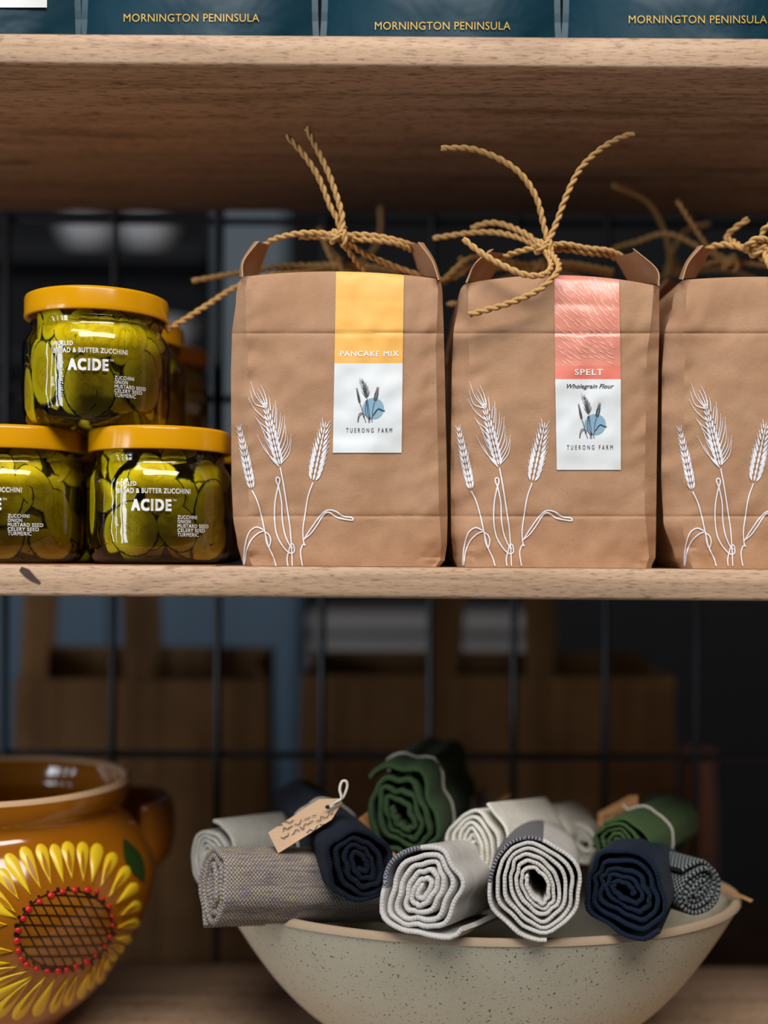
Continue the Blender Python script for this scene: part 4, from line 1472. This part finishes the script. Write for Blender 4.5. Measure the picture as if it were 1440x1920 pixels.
def carrier(x0, x1, ytop, yb, depth, label, handles, hy, Y=1.19):
    a = P(x0, 1400, Y); c_ = P(x1, 1400, Y)
    cx = (a.x+c_.x)/2; hw = (c_.x-a.x)/2
    zt = P((x0+x1)/2, ytop, Y).z; ztb = P((x0+x1)/2, yb, Y+depth).z
    root = thing('carrier_bag', label, 'bag', (cx, Y+depth/2, ZB), 'paper carrier bags')
    b = MB(); prof = []
    def ringz(t, out):
        z = ZB+.0005
        hw2 = hw*(1-.02*t)
        pts = []
        zz = lambda back: (ZB+.0005)+((ztb if back else zt)-ZB)*t
        pts += [V((cx-hw2+2*hw2*k/8, Y-.006*sin(pi*k/8)*(1-t*.5), zz(0))) for k in range(9)]
        pts += [V((cx+hw2-.018*t, Y+depth*.5, (zz(0)+zz(1))/2))]
        pts += [V((cx+hw2*.97-2*hw2*.97*k/8, Y+depth, zz(1))) for k in range(9)]
        pts += [V((cx-hw2+.018*t, Y+depth*.5, (zz(0)+zz(1))/2))]
        return pts
    rows = [ringz(t, 0) for t in (0, .2, .4, .6, .8, .93, 1)]
    ids = b.grid(rows, close_u=True); b.face(*ids[0][::-1])
    cen = sum(rows[-1], V())/len(rows[-1])
    rin = [[v+(cen-v).normalized()*.001 for v in r] for r in rows[::-1]]
    b.grid(rin, close_u=True)
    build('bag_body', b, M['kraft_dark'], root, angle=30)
    tp = MB()
    f = rows[-1]
    tp.box((cx-hw*.985, Y-.0016, zt-.022), (cx+hw*.985, Y-.0006, zt-.0205)); build('fold_line', tp, M['kraft_dark'], root, smooth=False)
    for (h0, h1, back) in handles:
        hb = MB(); yy = Y+depth-.004 if back else Y+.002
        p, q = P(h0, 1250, yy), P(h1, 1250, yy)
        w = .0135; zl = (ztb if back else zt)-.03; zh = P(720, hy, yy).z
        outer, inner = [], []
        path = [V((p.x, yy, zl)), V((p.x+.002, yy, zl+.06)), V((p.x+.008, yy-.003, zh-.03)), V((p.x*.75+q.x*.25, yy-.005, zh)), V((p.x*.25+q.x*.75, yy-.005, zh)), V((q.x-.008, yy-.003, zh-.03)), V((q.x-.002, yy, zl+.06)), V((q.x, yy, zl))]
        cp = catmull(path, 6); rows_ = []
        for k, v in enumerate(cp):
            d = cp[min(k+1, len(cp)-1)]-cp[max(k-1, 0)]; d.normalize(); n = d.cross(V((0, 1, 0))).normalized()
            rows_.append([v-n*w+V((0, -.001, 0)), v+n*w+V((0, -.001, 0)), v+n*w+V((0, .001, 0)), v-n*w+V((0, .001, 0))])
        ids = hb.grid(rows_, close_u=True); hb.face(*ids[0]); hb.face(*ids[-1][::-1])
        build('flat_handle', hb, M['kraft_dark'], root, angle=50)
    return root


carrier(22, 508, 1275, 1212, .10, 'dark brown paper carrier bag behind the wire grid at the left', [(62, 262, False), (80, 282, True)], 1010)
carrier(556, 1272, 1268, 1222, .11, 'wide brown paper carrier bag behind the wire grid at the right', [(826, 1014, False), (842, 1024, True)], 1000)

# blue-grey cupboard and a pale counter further back
a = P(-500, 1400, 1.95); c_ = P(560, 1400, 1.95)
cb = thing('cupboard', 'blurred blue-grey cupboard behind the left carrier bag', 'cupboard', ((a.x+c_.x)/2, 2.1, Z_FLOOR))
b = MB(); b.box((a.x, 1.97, Z_FLOOR), (c_.x, 2.18, P(0, 1090, 1.95).z)); build('carcass', b, M['cup_blue'], cb, smooth=False)
for k in range(3):
    b = MB(); w = (c_.x-a.x)/3
    b.box((a.x+w*k+.004, 1.95, Z_FLOOR+.06), (a.x+w*(k+1)-.004, 1.97, P(0, 1095, 1.95).z)); d_ = build('door', b, M['cup_blue'], cb, smooth=False)
    b = MB(); b.tube([(a.x+w*(k+.85), 1.935, -.32), (a.x+w*(k+.85), 1.935, -.42)], .006, 8); build('handle', b, M['wire'], d_)
a = P(580, 1400, 1.95); c_ = P(1000, 1400, 1.95)
ct = thing('cabinet', 'blurred pale grey cabinet behind the right carrier bag', 'cabinet', ((a.x+c_.x)/2, 2.1, Z_FLOOR))
b = MB(); b.box((a.x, 1.96, Z_FLOOR), (c_.x, 2.18, -.115)); build('carcass', b, M['panel_pale'], ct, smooth=False)
b = MB(); b.rbox((a.x, 1.94, -.115), (c_.x+.01, 2.18, -.09), .003); build('cabinet_top', b, M['panel_pale'], ct)

# dark wall rack with white dishes
rk = thing('wall_rack', 'dark rack against the rear wall carrying white dishes', 'rack', (P(200, 700, 2.4).x, 2.45, .4))
ra, rb_ = P(-300, 500, 2.4).x, P(395, 500, 2.4).x
zr1 = P(200, 474, 2.4).z; zr2 = P(200, 668, 2.4).z
for z in (zr1, zr2):
    b = MB(); b.rbox((ra, 2.34, z-.03), (rb_, 2.5, z), .003); build('rack_board', b, M['wall_dark'], rk)
b = MB()
for x in (ra, rb_-.03): b.box((x, 2.5, Z_FLOOR), (x+.03, 2.53, 1.4))
build('rack_post', b, M['wall_dark'], rk, smooth=False)


def dish(px, y, z, r, h, label):
    c_ = P(px, 500, y); root = thing('white_dish', label, 'dish', (c_.x, y, z), 'white dishes on the rear rack')
    b = MB(); b.lathe([(r*.45, 0), (r*.5, .004), (r*.8, h*.45), (r, h), (r*.97, h), (r*.76, h*.5), (r*.4, .01)], (c_.x, y, z+.0005), 32)
    build('bowl_body', b, M['white_ceramic'], root, angle=60)
    b = MB(); b.lathe([(r*1.0, h-.003), (r*1.02, h), (r*1.0, h+.003), (r*.96, h+.002)], (c_.x, y, z+.0005), 32, seal=False)
    build('rim', b, M['white_ceramic'], root, angle=None)
dish(165, 2.41, zr1, .062, .052, 'blurred white dish on the upper rack board, left of the two')
dish(275, 2.41, zr1, .062, .052, 'blurred white dish on the upper rack board, right of the two')
dish(305, 2.41, zr2, .075, .06, 'blurred white dish on the lower rack board behind the jars')

# pinkish clay vase right of the carrier bag
vc = P(1308, 1500, 1.28)
vz = thing('clay_vase', 'blurred pinkish vase standing behind the grid right of the carrier bag', 'vase', (vc.x, 1.28, ZB))
zt = P(1308, 1412, 1.28).z-ZB
b = MB(); b.lathe([(.016, 0), (.020, .004), (.021, zt*.3), (.020, zt*.7), (.017, zt*.9), (.018, zt), (.015, zt), (.015, zt*.9), (.014, .02)], (vc.x, 1.28, ZB+.0005), 32)
build('vase_body', b, M['pinkclay'], vz, angle=60)
b = MB(); b.lathe([(.0178, zt-.003), (.0195, zt), (.0178, zt+.003), (.0152, zt+.002)], (vc.x, 1.28, ZB+.0005), 32, seal=False)
build('rim', b, M['pinkclay'], vz, angle=None)
